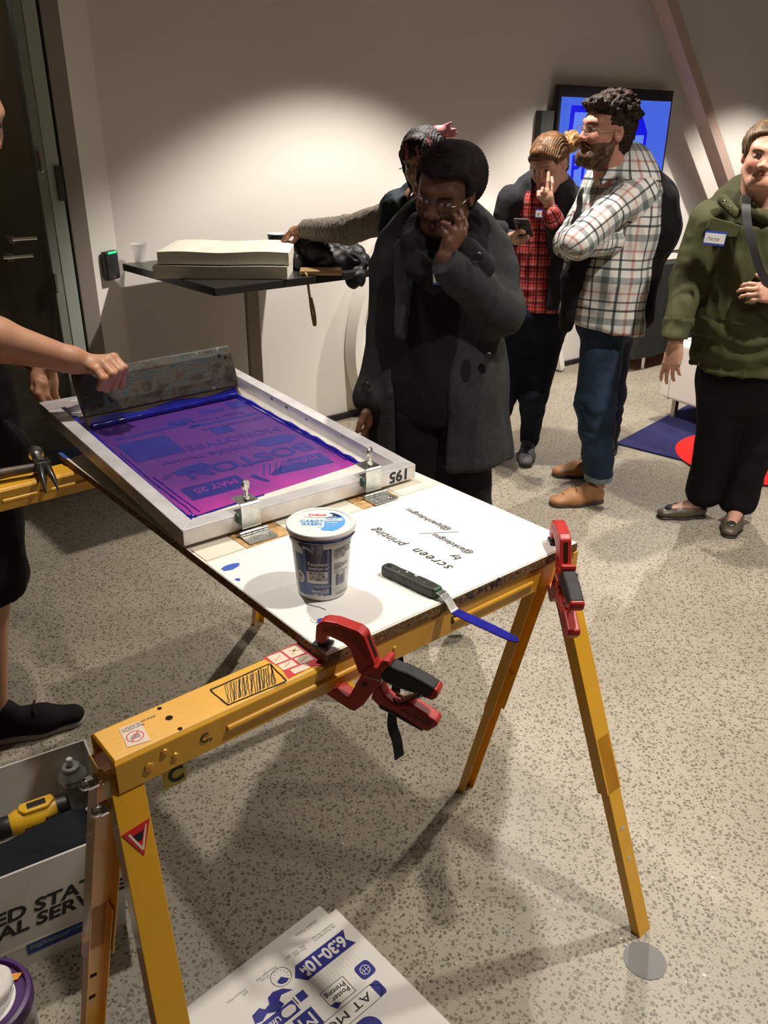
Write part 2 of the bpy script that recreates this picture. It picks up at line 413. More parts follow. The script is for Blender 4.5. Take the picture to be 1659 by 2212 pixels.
# door frame, black strip painting in the shade of the dark recess, glass door
sbox('trim_1', (-1.520, -.09, HC / 2), (.074, .10, HC), M_JAMB, LOC)
sbox('trim_2', (-1.565, -.085, HC / 2), (.016, .07, HC), M_BLACK, LOC)
dr = thing('door_1', LOC @ Matrix.Translation((-1.7, -.12, 0)), 'frameless glass door with a pale green edge rail, left of the wall', 'door'); dr['kind'] = 'structure'
MB().box((0.100, .0, HC / 2), (.057, .045, HC)).build('door_stile', M_CLEAT, dr, bevel=.003)
MB().box((0.052, .006, HC / 2), (.042, .05, HC)).build('door_stile', M_CLEAT2, dr, bevel=.003)
M_GLASS = glass('smoked_glass', (0.05, 0.05, 0.035), 0.22, 0.02)
MB().box((-1.27, .01, HC / 2), (2.6, .012, HC)).build('glass_pane', M_GLASS, dr)
for z0, h_, x0, w_ in ((1.50, .085, .046, .014), (1.0, .09, .032, .014)):
    MB().box((x0, -.035, z0), (w_, .02, h_)).build('hinge_plate', M_CHROME, dr, bevel=.003)
MB().box((.117, -.028, 1.41), (.028, .012, .14)).build('strike_plate', M_DARKSTEEL, dr, bevel=.002)
b_ = MB().tube([(-.13, -.03, 1.20), (-.13, -.075, 1.20)], .018, 16).tube([(-.13, -.07, 1.20), (-.03, -.075, 1.20)], .009, 12)
b_.tube([(-.15, -.03, 1.13), (-.15, -.08, 1.13)], .018, 16).tube([(-.18, -.075, 1.13), (-.06, -.08, 1.13)], .008, 12)
b_.build('door_handle', M_CHROME, dr, smooth=True)
sbox('baseboard_left', (-1.75, -.10, .04), (.55, .05, .08), mat('dark_skirting', (.12, .115, .10), .5), LOC)
# corridor seen through the door
sbox('wall_corridor', (-2.6, 2.3, HC / 2), (4.0, .1, HC), M_CORR, LOC)
sbox('wall_corridor_side', (-1.36, 1.2, HC / 2), (.06, 2.2, HC), M_CORR, LOC)
f2 = MB(); f2.add([(-4.5, -.1, .004), (-1.4, -.1, .004), (-1.4, 2.3, .004), (-4.5, 2.3, .004)], [(0, 1, 2, 3)]); struct(f2.build('floor_corridor', M_CORRF, M=LOC))
sbox('wall_beyond', (-5.2, -.1, HC / 2), (2.0, .1, HC), M_WALL, LOC)
cl_ = bpy.data.lights.new('corridor_fill', 'POINT'); cl_.energy = 7; cl_.color = WARM; cl_.shadow_soft_size = .08  # weak unseen fill added to lighten the closed corridor
q = bpy.data.objects.new('corridor_fill', cl_); COL.objects.link(q); p = wall(-2.6, 2.4, -1.3); q.location = p
# black skirting
sbox('baseboard_back', (3.4, -.012, .018), (7.2, .022, .036), M_BLACK, LOC)
# leaning beam in front of the wall
bm_ = MB(); P0 = Vector((2.25, -.16, 2.75)); P1 = Vector((4.98, -.16, 0.0)); dd = (P1 - P0).normalized(); nn = Vector((0, 1, 0)).cross(dd)
vs = []
for p in (P0, P1):
    for a, b in ((-1, -1), (1, -1), (1, 1), (-1, 1)): vs.append(p + nn * (.045 * a) + Vector((0, .055 * b, 0)))
bm_.add(vs, [(0, 1, 2, 3), (7, 6, 5, 4), (0, 4, 5, 1), (1, 5, 6, 2), (2, 6, 7, 3), (3, 7, 4, 0)])
o = bm_.build('trim_3', mat('beam_paint', (0.55, 0.40, 0.34), 0.7), M=LOC); struct(o)
# curved white arch against the wall
arc = []
for s_, z_ in ((1.95, .02), (1.75, .52), (1.5, .88), (1.24, 1.09), (1.0, 1.21), (.84, 1.30), (.72, 1.38), (.55, 1.31), (.38, 1.14), (.21, .92), (.10, .72), (.045, .52), (.045, .33), (.10, .14), (.20, .02)):
    arc.append(Vector((s_, 0, z_)))
def smoothline(P, n=6):
    out = []
    for i in range(len(P) - 1):
        p0, p1, p2, p3 = P[max(i - 1, 0)], P[i], P[i + 1], P[min(i + 2, len(P) - 1)]
        for k in range(n):
            t = k / n; out.append(0.5 * ((2 * p1) + (p2 - p0) * t + (2 * p0 - 5 * p1 + 4 * p2 - p3) * t * t + (3 * p1 - p0 - 3 * p2 + p3) * t ** 3))
    out.append(P[-1]); return out
ap = smoothline(arc); rings = [[], [], [], []]
for i, p in enumerate(ap):
    t_ = (ap[min(i + 1, len(ap) - 1)] - ap[max(i - 1, 0)]).normalized(); n_ = Vector((t_.z, 0, -t_.x))
    for k, (a, b) in enumerate(((-.022, -.015), (.022, -.015), (.022, -.12), (-.022, -.12))): q = p + n_ * a; rings[k].append(Vector((q.x, b, q.z)))
am = MB()
for k in range(4): am.strip(rings[k], rings[(k + 1) % 4])
o = am.build('curved_panel', M_WALL, smooth=True, M=LOC); tag(o, 'white curved arch band standing against the back wall behind the women', 'arch')
# ================================================================ card reader, television
def on_wall(name, s, z, off, label, cat, ang=0.0): return thing(name, LOC @ Matrix.Translation((s, -off, z)) @ Matrix.Rotation(ang, 4, 'Z'), label, cat)
ra = math.atan2(.12, .173)
cr = on_wall('card_reader', -1.388, 1.045, .063, 'small black card reader with a green light bar on the wall beside the door', 'card reader', ra)
MB().box((0, -.016, 0), (.10, .03, .13)).build('case', M_BLACKPL, cr, bevel=.008)
MB().box((0, -.033, .058), (.062, .005, .009)).build('status_light', emis('green_led', (0.02, 0.8, 0.25), 1.6), cr)
MB().box((0, -.0318, -.052), (.016, .0006, .005)).build('mark', mat('reader_mark', (.12, .12, .12), .5), cr)
tvw, tvh = 1.245, .685
tv = on_wall('television', 1.69 + tvw / 2, 1.905 - tvh / 2, .08, 'black wall-mounted television showing a blue page graphic', 'television')
MB().box((0, .02, 0), (tvw, .045, tvh)).build('casing', M_BLACKPL, tv, bevel=.004)
MB().box((-.665, .050, -.06), (.16, .05, .50)).build('dark_side_box', mat('side_box_grey', (.045, .05, .045), .7), tv)  # dark box reaching out past the left edge of the casing
E_BG = emis('screen_pale_blue', (0.055, 0.13, 0.72), 1.0); E_BL = emis('screen_blue', (0.0, 0.0, 0.75), 1.0); E_LT = emis('screen_light', (0.11, 0.22, 0.86), 1.0)
E_PK = emis('screen_pink', (0.30, 0.08, 0.45), 0.9); E_DOT = emis('screen_dots', (0.03, 0.08, 0.45), 1.0)
yz = lambda x, y: (x, y)
TVM = Matrix.Rotation(math.pi / 2, 4, 'X')          # xy drawing plane -> x,z ; +z of the drawing -> -y (to the room)
gm = []
sw, sh = 1.205, .60
gm.append(MB().prism([(-sw / 2, -.328), (sw / 2, -.328), (sw / 2, .272), (-sw / 2, .272)], .0035, .0042).build('g', E_BG, tv, M=TVM))
gm.append(MB().prism([(-.53, -.31), (.36, -.31), (.36, .07), (.24, .225), (-.50, .225)][::1], .0042, .0046).build('g', E_BL, tv, M=TVM))
gm.append(MB().prism([(-.49, -.272), (.325, -.272), (.325, .05), (.17, .05), (.17, .185), (-.46, .185)], .0046, .005).build('g', E_LT, tv, M=TVM))
dots = MB()
for i in range(44):
    for j in range(23):
        x = -sw / 2 + .012 + i * .0276 + (j % 2) * .0138; y = -.322 + j * .0262
        if -.54 < x < .38 or x > sw / 2 - .006: continue
        r_ = .0045 if x < 0 else .0030
        dots.prism([(x - r_, y), (x, y - r_), (x + r_, y), (x, y + r_)], .0042, .0045)
gm.append(dots.build('g', E_DOT, tv, M=TVM))
gm.append(text('Print', .215, TVM @ Matrix.Translation((-.455, -.225, .005)), E_BL, parent=tv, bold=.004))
for i, s_ in enumerate(('GET', 'ER', 'C', 'PR')):
    gm.append(text(s_, .055, TVM @ Matrix.Translation((-.335 - .004 * i, .115 - .070 * i, .005)), E_PK if i < 2 else E_BL, parent=tv))
for o in gm:
    if len(o.data.materials) == 0: o.data.materials.append(E_BL)
merge(gm, 'screen')
wp = on_wall('wall_panel', 4.55, 2.30, .02, 'dark panel edge high on the wall at the right edge of the photo', 'panel')
MB().box((.3, 0, .1), (.62, .06, .42)).build('panel_board', mat('panel_brown', (.16, .13, .09), .6), wp, bevel=.003)
# ================================================================ sawhorses
def channel(mb, top, foot, wx, dp, side, s0, s1, th=.0022):
    """C-shaped steel leg: outer face faces +-y (side), open inside"""
    top, foot = Vector(top), Vector(foot); a = top.lerp(foot, s0); b = top.lerp(foot, s1); t = (b - a).normalized(); x = Vector((1, 0, 0)); x = (x - t * x.dot(t)).normalized(); y = t.cross(x).normalized()
    if y.y * side < 0: y = -y
    out = [(-wx / 2, -dp), (-wx / 2, 0), (wx / 2, 0), (wx / 2, -dp), (wx / 2 - th, -dp), (wx / 2 - th, -th), (-wx / 2 + th, -th), (-wx / 2 + th, -dp)]
    vs = [p + x * u + y * v for p in (a, b) for u, v in out]; n = 8
    fs = [(i, (i + 1) % n, (i + 1) % n + n, i + n) for i in range(n)] + [(0, 1, 6, 7), (1, 2, 5, 6), (2, 3, 4, 5), (8, 9, 14, 15), (9, 10, 13, 14), (10, 11, 12, 13)]
    mb.add(vs, fs); return a, b, x, y
M_RIV = mat('rivet_yellow', (.72, .36, .04), .3, .2); M_HOLE = mat('hole_dark', (0.02, 0.012, 0.006), 0.9); M_SLOT = mat('slot_light', (0.55, 0.5, 0.4), 0.8)
M_STK = mat('sticker_white', (0.74, 0.62, 0.50), 0.6, var=.06, vscale=60); M_STR = mat('sticker_red', (0.62, 0.02, 0.03), 0.5); M_STG = mat('sticker_grey', (0.32, .28, .25), .6); M_TAN = mat('sticker_tan', (0.60, .42, .22), .6)
LEGS = ((.478, .490, -1, -.345), (-.485, -.560, -1, -.335), (.478, .500, 1, .240), (-.488, -.560, 1, .205))
def sawhorse(M, label, decorated, LEGS=LEGS):
    t = thing('sawhorse', M, label, 'sawhorse', 'yellow folding sawhorses under the printing board')
    L_, Wt, Zt, hr = .502, .042, .84, .055
    pr = [(-Wt, Zt - hr), (-Wt, Zt - .006), (-Wt + .006, Zt), (Wt - .006, Zt), (Wt, Zt - .006), (Wt, Zt - hr), (Wt - .003, Zt - hr), (Wt - .003, Zt - .005), (-Wt + .003, Zt - .005), (-Wt + .003, Zt - hr)]
    R = MB(); n = len(pr)
    def ring(x): return [(x + (.012 * (1 - (y / Wt) ** 2) * (1 if x < 0 else -1) if abs(x) > .5 else 0), y, z) for y, z in pr]
    xs = [-L_, L_]; vs = [v for x in xs for v in ring(x)]
    fs = [(i, (i + 1) % n, (i + 1) % n + n, i + n) for i in range(n)] + [(0, 1, 8, 9), (1, 2, 8), (2, 3, 7, 8), (3, 4, 7), (4, 5, 6, 7)] + [(10, 11, 18, 19), (11, 12, 18), (12, 13, 17, 18), (13, 14, 17), (14, 15, 16, 17)]
    R.add(vs, fs)
    for sd in (-1, 1):       # pressed ribs on the sides
        for x0, x1 in ((-.33, -.06), (.14, .36)):
            R.tube([(x0, sd * (Wt - .0005), Zt - .03), (x1, sd * (Wt - .0005), Zt - .03)], .0055, 8)
    for x in (-L_ + .035, L_ - .035): R.box((x, 0, Zt - hr - .012), (.006, Wt * 1.9, .07))
    rail = R.build('rail', M_YEL, t, bevel=.0012)
    for x, y, r in ((-.401, .028, .0035), (-.40, -.001, .0055), (-.399, -.033, .0035), (.02, .01, .005), (.2, -.02, .004)): MB().lathe([(r, Zt + .0004), (0, Zt + .0005)], 12, Matrix.Translation((x, y, 0))).build('rail_hole', M_HOLE, t)
    for sd in (-1, 1):
        for x, z, r in ((-.455, Zt - .033, .008), (-.43, Zt - .02, .006), (-.415, Zt - .035, .006), (.0, Zt - .03, .005), (.44, Zt - .03, .006)): MB().lathe([(r, 0), (r * .8, .002), (0, .0028)], 14, Matrix.Translation((x, sd * Wt, z)) @ Matrix.Rotation(-sd * math.pi / 2, 4, 'X')).build('rivet', M_RIV, t, smooth=True)
    for x, fx_, sd, fy_ in LEGS:
        top = (x, sd * .030, Zt - .03); foot = (fx_, fy_, 0.0)
        c1 = MB(); channel(c1, top, foot, .047, .028, sd, 0, .60); lg = c1.build('leg', M_YEL, t, bevel=.001)
        c2 = MB(); a, b2, xx, yy = channel(c2, top, foot, .040, .022, sd, .45, 1.0)
        c2.build('leg_extension', M_YEL, lg, bevel=.001)
        T, F_ = Vector(top), Vector(foot); dn = (F_ - T).normalized()
        for s_ in (.70, .785):
            p = T.lerp(F_, s_); h = MB()
            for side_ in (0.0006, -.0030):
                hh = [p + yy * side_ + xx * u * .006 + dn * v * .0045 for u, v in ((-1, -1), (1, -1), (1, 1), (-1, 1))]; h.add(hh, [(0, 1, 2, 3)])
            h.build('slot', M_SLOT if sd < 0 else M_HOLE, lg)
    for k, (z, y) in enumerate(((Zt - hr - .005, .012), (Zt - hr - .03, -.02))):     # chrome cap nuts at the end
        for e in (-1, 1):
            b = MB(); x0 = e * (L_ - .012)
            b.tube([(x0, y, z), (x0 + e * .040, y, z)], .005, 10).tube([(x0 + e * .012, y, z), (x0 + e * .018, y, z)], .0115, 16).tube([(x0 + e * .022, y, z), (x0 + e * .036, y, z)], .0100, 6)
            b.lathe([(.008, 0), (.008, .006), (.006, .010), (0, .012)], 12, Matrix.Translation((x0 + e * .036, y, z)) @ Matrix.Rotation(e * math.pi / 2, 4, 'Y'))
            b.build('cap_nut', M_CHROME, t, smooth=True)
    if decorated:
        st = MB().prism([(-.467, .022), (-.436, .019), (-.443, -.030), (-.474, -.023)], Zt + .0002, Zt + .0008)
        s1 = st.build('warning_sticker', M_STK, t)
        Mst = Matrix.Translation((-.456, -.008, Zt + .0009))
        rg = MB(); n = 28
        vs = [((r * math.cos(2 * math.pi * k / n)), (r * math.sin(2 * math.pi * k / n)), 0) for r in (.0125, .0108) for k in range(n)]
        rg.add(vs, [(k, (k + 1) % n, n + (k + 1) % n, n + k) for k in range(n)]); rg.prism([(-.009, -.008), (-.0075, -.009), (.009, .008), (.0075, .009)], 0, .0002)
        g1 = rg.build('g', M_STR, s1, M=Mst)
        g2 = MB().prism([(-.008, -.004), (.006, -.006), (.008, .003), (.001, .006), (-.006, .002)], -.0001, .0001).build('g', M_STG, s1, M=Mst)
        g3 = text('WARNING DO NOT STAND\nON OR SIT ON\nTHIS SAWHORSE', .0042, Matrix.Translation((-.466, .015, Zt + .0009)), M_STG, parent=s1)
        merge([g1, g2, g3], 'warning_print')
        # hatched rectangle drawn in marker
        hb = MB(); q4 = [Vector((-.321, .020, 0)), Vector((-.213, .020, 0)), Vector((-.218, -.036, 0)), Vector((-.319, -.030, 0))]
        def pen(mb, a, b, wd=.0009, jit=.0008):
            n = 6; pts = [a.lerp(b, i / n) + Vector((random.uniform(-jit, jit), random.uniform(-jit, jit), 0)) for i in range(n + 1)]
            d = (b - a).normalized(); s = Vector((-d.y, d.x, 0))
            mb.strip([p + s * wd for p in pts], [p - s * wd for p in pts])
        for k in range(4):
            for r_ in range(2): pen(hb, q4[k] + Vector((random.uniform(-.001, .001), random.uniform(-.001, .001), 0)), q4[(k + 1) % 4])
        for k in range(26):
            u = k / 25; a = Vector((-.318 + .085 * u, -.029 - .004 * u, 0)) if k else q4[3]; b = Vector((min(-.296 + .09 * u, -.214), .019, 0))
            a = Vector((max(a.x, -.317), a.y + random.uniform(0, .006), 0)); b.y -= random.uniform(0, .006); pen(hb, a, b, random.uniform(.0004, .0011))
        hb.build('marker_drawing', M_PEN, t, M=Matrix.Translation((0, 0, Zt + .0006)))
        rb = MB().prism([(-.213, .040), (-.11, .041), (-.112, -.037), (-.155, -.036), (-.16, -.030), (-.212, -.032), (-.205, 0)], Zt + .0002, Zt + .0007); s2 = rb.build('assembly_sticker', M_STR, t)
        g = MB()
        for x0, x1, y0, y1 in ((-.207, -.182, .012, .038), (-.178, -.150, .010, .038), (-.206, -.180, -.010, .008), (-.176, -.150, -.014, .006), (-.198, -.168, -.029, -.015)): g.prism([(x0, y0), (x1, y0 - .002), (x1, y1 - .002), (x0, y1)], Zt + .0007, Zt + .001)
        a1 = g.build('g', M_STK, s2); g = MB()
        for x0, y0, x1, y1 in ((-.202, .02, -.188, .028), (-.172, .016, -.156, .03), (-.170, .03, -.154, .02), (-.20, -.004, -.186, .002), (-.172, -.008, -.155, -.002)): pen(g, Vector((x0, y0, Zt + .0012)), Vector((x1, y1, Zt + .0012)), .0016, .0004)
        a2 = g.build('g', M_TAN, s2); merge([a1, a2], 'sticker_pictures')
        # red triangle on the front-left leg
        T, F_ = Vector((-.485, -.030, Zt - .03)), Vector((-.560, -.335, 0)); dn = (F_ - T).normalized(); X = (Vector((1, 0, 0)) - dn * dn.x).normalized(); Y = X.cross(-dn); Y = -Y if Y.y > 0 else Y
        MT = Matrix((X, dn, Y)).transposed().to_4x4(); MT.translation = T + dn * .10 + Y * .0006
        g1 = MB().prism([(-.021, -.014), (.021, -.022), (.004, .026)], 0, .0006).build('g', M_STR, t, M=MT)
        g2 = MB().prism([(-.013, -.010), (-.010, -.0115), (.004, .014), (.003, .019)], .0006, .001).prism([(.013, -.016), (.0155, -.0165), (.005, .019), (.003, .014)], .0006, .001).build('g', M_STK, t, M=MT)
        g3 = MB().prism([(-.008, -.006), (.010, -.010), (.004, .004), (-.002, .003)], .0006, .0009).build('g', M_PEN, t, M=MT)
        merge([g1, g2, g3], 'triangle_sticker')
        MM = Matrix.Translation((-.375, -Wt - .0008, Zt - .035)) @ Matrix.Rotation(math.pi / 2, 4, 'X')
        text('C,', .022, MM, M_PEN, 'marker_letter', t)
        MM = Matrix.Translation((.135, -Wt - .0008, Zt - .035)) @ Matrix.Rotation(math.pi / 2, 4, 'X')
        text('D', .022, MM, M_PEN, 'marker_letter', t)
    return t
SA = 40.2
SHM = Matrix.Translation((-.007, 1.226, 0)) @ Matrix.Rotation(math.radians(SA), 4, 'Z')
sawhorse(SHM, 'near yellow steel sawhorse with stickers and a marker hatching on its rail', True)
sawhorse(Matrix.Translation((-.689, 2.045, 0)) @ Matrix.Rotation(math.radians(SA), 4, 'Z'), 'far yellow steel sawhorse under the raised end of the board, hammer on its rail', False, [LEGS[0], (-.485, -.560, -1, -.20), LEGS[2], LEGS[3]])
# yellow tape tag hanging under the near rail
tt = thing('tape_tag', SHM @ Matrix.Translation((-.415, -.01, .786)), 'yellow tape tag marked C hanging below the near sawhorse rail', 'tape tag')
MB().box((0, -.02, -.02), (.036, .003, .046)).build('tape', mat('yellow_tape', (.62, .52, .05), .5, var=.1, vscale=40), tt, bevel=.001)
text('C', .036, Matrix.Translation((-.011, -.0222, -.035)) @ Matrix.Rotation(math.pi / 2, 4, 'X'), M_PEN, 'marker_letter', tt, bold=.001)
# black strap hanging from the near sawhorse
def ribbon(name, pts, wv, th, m, label, cat, parent=None):
    pts = smoothline([Vector(p) for p in pts], 6); b = MB(); wv = Vector(wv); n = Vector((wv.y, -wv.x, 0)).normalized() * th
    A = [p - wv / 2 for p in pts]; B = [p + wv / 2 for p in pts]
    b.strip(A, B); b.strip([p + n for p in B], [p + n for p in A]); b.strip(B, [p + n for p in B]); b.strip([p + n for p in A], A)
    k = len(pts); b.add([A[0], B[0], B[0] + n, A[0] + n, A[-1], B[-1], B[-1] + n, A[-1] + n], [(0, 1, 2, 3), (7, 6, 5, 4)])
    o = b.build(name, m, parent, smooth=True)
    return tag(o, label, cat)
sx = dirv(SA + 4)
pp = [J(856, 1415, 1.27), J(861, 1440, 1.26), J(853, 1500, 1.25), J(846, 1560, 1.26), J(857, 1600, 1.26), J(862, 1636, 1.265)]
ribbon('hanging_strap', pp, tuple(sx * .024), .0016, mat('black_webbing', (.010, .010, .010), .9), 'black webbing strap hanging below the near sawhorse', 'strap')
# ================================================================ the printing board
BMX = Matrix.Translation((-.089, 1.099, .86)) @ Matrix.Rotation(math.radians(40.0), 4, 'Z')
bd = thing('printing_board', BMX, 'white-topped particle board lying across the two yellow sawhorses', 'board')
BW, BL, BT = .634, 1.19, .019
MB().box((BW / 2, BL / 2, -BT / 2 - .001), (BW, BL, BT - .002)).build('core', M_CHIP, bd)
lam = MB().box((BW / 2, BL / 2, -.0005), (BW - .001, BL - .001, .001)); lam.build('laminate', mat('cream_laminate', (.76, .71, .60), .5, var=.04, vscale=9), bd)
MB().box((BW / 2 - .002, .200, .0006), (BW - .008, .392, .0010)).build('cover_sheet', M_LAM, bd)
for x0 in (.095, .395): MB().prism([(x0, .402), (x0 + .10, .402), (x0 + .108, .408), (x0 + .108, .48), (x0, .48)], .0002, .0014).build('bare_patch', M_BARE, bd)
M_CRS = mat('cream_strip', (.74, .68, .55), .6, var=.05, vscale=14)
for x0, x1 in ((.006, .09), (.205, .392), (.51, .628)): MB().box(((x0 + x1) / 2, .437, .0008), (x1 - x0, .066, .0016)).build('wood_strip', M_CRS, bd)
MB().prism([(-.003, 1.192), (-.003, 1.125), (.01, 1.118), (.055, 1.13), (.06, 1.192)], .0002, .0012).build('masking_tape', mat('blue_tape', (.02, .09, .38), .6), bd)
MB().box((.44, .404, .0022), (.035, .006, .001)).build('red_scrap', mat('red_scrap_paint', (.5, .02, .03), .5), bd)
random.seed(5)
def blob(c, rx, ry, n=26, rough=.12, z=.0012):
    return [(c[0] + rx * math.cos(a) * (1 + random.uniform(-rough, rough)), c[1] + ry * math.sin(a) * (1 + random.uniform(-rough, rough))) for a in [2 * math.pi * k / n for k in range(n)]]
M_SPOT = mat('blue_spots', (.045, .12, .52), .4)
for c_, rx, ry, n_, ro in (((.030, .353), .019, .010, 26, .12), ((.015, .302), .0045, .006, 10, .3), ((.052, .088), .009, .006, 14, .4)): MB().prism(blob(c_, rx, ry, n_, ro), .0012, .0022).build('paint_spot', M_SPOT, bd)
g = []
def hand_text(s_, x, y, size, sp=1.0): return text(s_, size, Matrix.Translation((x, y, .0013)) @ Matrix.Rotation(math.pi / 2, 4, 'Z'), M_PEN, parent=bd, shear=.28, bold=.00015, space=sp)
g.append(hand_text('screen', .362, .082, .034, 1.15)); g.append(hand_text('printing', .356, .212, .030, 1.05))
g.append(hand_text('by', .400, .098, .024)); g.append(hand_text('@ankdesigns', .434, .100, .021)); g.append(hand_text('@jayanhdesigns', .474, .205, .021))
sl = MB().strip([Vector((.407, .233, .0013)), Vector((.477, .186, .0013))], [Vector((.4085, .2345, .0013)), Vector((.4785, .1875, .0013))])
g.append(sl.build('g', M_PEN, bd))
sl = MB(); c_ = [Vector((.064, .150, .0013)), Vector((.068, .138, .0013)), Vector((.075, .125, .0013)), Vector((.078, .112, .0013))]; sl.strip(c_, [p + Vector((.0018, .0008, 0)) for p in c_])
c_ = [Vector((.040, .104, .0013)), Vector((.038, .094, .0013)), Vector((.042, .085, .0013))]; sl.strip(c_, [p + Vector((.0008, .0004, 0)) for p in c_])
g.append(sl.build('g', M_PEN, bd))
for q in g: q.name = 'handwriting'; q.data.name = 'handwriting'
random.seed(11)
b = MB()
for k in range(9): b.prism(blob((.36 + random.uniform(-.06, .05), -.008 + random.uniform(-.006, .006)), random.uniform(.002, .006), .003, 9, .4), 0, .0006)
b.build('ink_stain', M_INKD, bd, M=Matrix.Translation((0, -.0003, 0)) @ Matrix.Rotation(math.pi / 2, 4, 'X'))
# ================================================================ silk screen
fa = math.radians(38.07); ft = math.radians(3.0)
FX = Vector((math.cos(fa), math.sin(fa), 0)); FH = Vector((-FX.y, FX.x, 0)); FY = FH * math.cos(ft) + Vector((0, 0, math.sin(ft))); FN = FX.cross(FY)
FA = at(394, 1147, .905)
FM = Matrix((FX, FY, FN)).transposed().to_4x4(); FM.translation = Vector(FA)
sc = thing('silk_screen', FM, 'aluminium-framed silk screen with purple mesh tilted above the board', 'silk screen')
FW, FL, RW, RD = .598, .875, .036, .036
fr = MB()
out = [(0, 0), (FW, 0), (FW, FL), (0, FL)]; inn = [(RW, RW), (FW - RW, RW), (FW - RW, FL - RW), (RW, FL - RW)]
for k in range(4):
    o0, o1, i1, i0 = out[k], out[(k + 1) % 4], inn[(k + 1) % 4], inn[k]
    vs = [(*p, z) for z in (0, -RD) for p in (o0, o1, i1, i0)]
    fr.add(vs, [(0, 1, 2, 3), (7, 6, 5, 4), (0, 4, 5, 1), (1, 5, 6, 2), (2, 6, 7, 3), (3, 7, 4, 0)])
fr.build('frame', M_ALU, sc, bevel=.0018)
wd = MB()
for k in range(4):
    o0, i0 = Vector((*out[k], .0004)), Vector((*inn[k], .0004)); d = (i0 - o0).normalized(); s = Vector((-d.y, d.x, 0))
    wd.strip([o0 + d * .003 + s * .0018, i0 - d * .004 + s * .0018], [o0 + d * .003 - s * .0018, i0 - d * .004 - s * .0018])
wd.build('weld_seam', mat('weld', (.72, .71, .72), .4, .5), sc)
def mesh_mat():
    m, t, b = nt('inked_mesh'); tc = nd(t, 'ShaderNodeTexCoord'); L = t.links
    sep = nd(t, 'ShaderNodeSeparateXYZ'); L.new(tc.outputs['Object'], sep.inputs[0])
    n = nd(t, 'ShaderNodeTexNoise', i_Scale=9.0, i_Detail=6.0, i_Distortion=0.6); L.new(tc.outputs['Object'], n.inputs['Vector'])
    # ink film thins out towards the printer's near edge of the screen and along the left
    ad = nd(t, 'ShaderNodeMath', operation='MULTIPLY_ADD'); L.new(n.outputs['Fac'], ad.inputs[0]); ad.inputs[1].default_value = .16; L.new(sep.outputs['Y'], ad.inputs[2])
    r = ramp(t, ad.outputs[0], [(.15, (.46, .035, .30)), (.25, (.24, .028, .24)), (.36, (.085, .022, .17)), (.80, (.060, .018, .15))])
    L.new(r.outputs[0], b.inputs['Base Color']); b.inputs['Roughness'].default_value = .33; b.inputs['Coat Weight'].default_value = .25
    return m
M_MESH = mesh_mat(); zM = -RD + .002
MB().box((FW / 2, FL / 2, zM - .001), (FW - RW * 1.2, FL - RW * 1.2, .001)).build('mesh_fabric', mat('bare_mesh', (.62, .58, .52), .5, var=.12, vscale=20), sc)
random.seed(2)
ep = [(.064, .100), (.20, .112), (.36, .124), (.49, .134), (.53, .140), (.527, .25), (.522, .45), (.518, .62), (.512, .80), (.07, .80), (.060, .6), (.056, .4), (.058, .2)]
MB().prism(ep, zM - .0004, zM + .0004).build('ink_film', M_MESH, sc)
M_IMG = mat('stencil_image', (.018, .018, .17), .35, var=.12, vscale=25)
im = []
def img(poly): im.append(MB().prism(poly, zM + .0004, zM + .0009).build('g', M_IMG, sc))
def R4(x0, x1, y0, y1, sl=0): return [(x0, y0), (x1, y0 + sl), (x1, y1 + sl), (x0, y1)]
def T180(s_, x, y, size, m=None, bold=.0, sxx=1.0, z=.0009, rot=math.pi):
    q = text(s_, size, Matrix.Translation((x, y, zM + z)) @ Matrix.Rotation(rot, 4, 'Z'), m or M_IMG, parent=sc, bold=bold, sx=sxx, thick=.0001); im.append(q)
img(R4(.105, .250, .172, .240)); T180('MAY 25', .236, .222, .033, M_MESH, .001, 1.0, .0011)
img([(.318, .190), (.485, .176), (.490, .245), (.400, .252), (.318, .200)]); T180('MyFonts', .470, .238, .030, M_MESH, .0003)
T180('BOSTON', .498, .325, .075, None, .002, 1.15)
img([(.270, .215), (.290, .165), (.300, .170), (.285, .222)])
for k in range(4): img([(.300 + k * .014, .20), (.303 + k * .014, .20), (.335 + k * .018, .255), (.331 + k * .018, .255)])
for s_, x, y, z_ in (('dribbble', .40, .395, .045), ('MEETUP', .22, .330, .034), ('MONOTYPE', .49, .46, .05), ('600 Unicorn Park', .50, .545, .026), ('Poster Printing', .47, .61, .026), ('Thursday', .24, .395, .03)): T180(s_, x, y, z_)
img(R4(.085, .215, .43, .56)); img([(.14, .31), (.20, .30), (.23, .325), (.21, .35), (.16, .345), (.13, .33)])
img(R4(.46, .51, .64, .69)); img([(.40, .35), (.47, .345), (.50, .37), (.47, .40), (.40, .405), (.38, .38)])
img([(.36, .645), (.43, .64), (.44, .665), (.37, .672)]); T180('05', .425, .664, .024, M_MESH, 0, 1, .0011)
img([(.25, .615), (.29, .60), (.315, .612), (.33, .63), (.30, .64), (.28, .632), (.26, .645)]); img(R4(.33, .385, .49, .535)); img(R4(.30, .325, .57, .59)); img(R4(.10, .30, .585, .60, .01)); img(R4(.29, .50, .565, .578, .004))
merge(im, 'stencil_design')
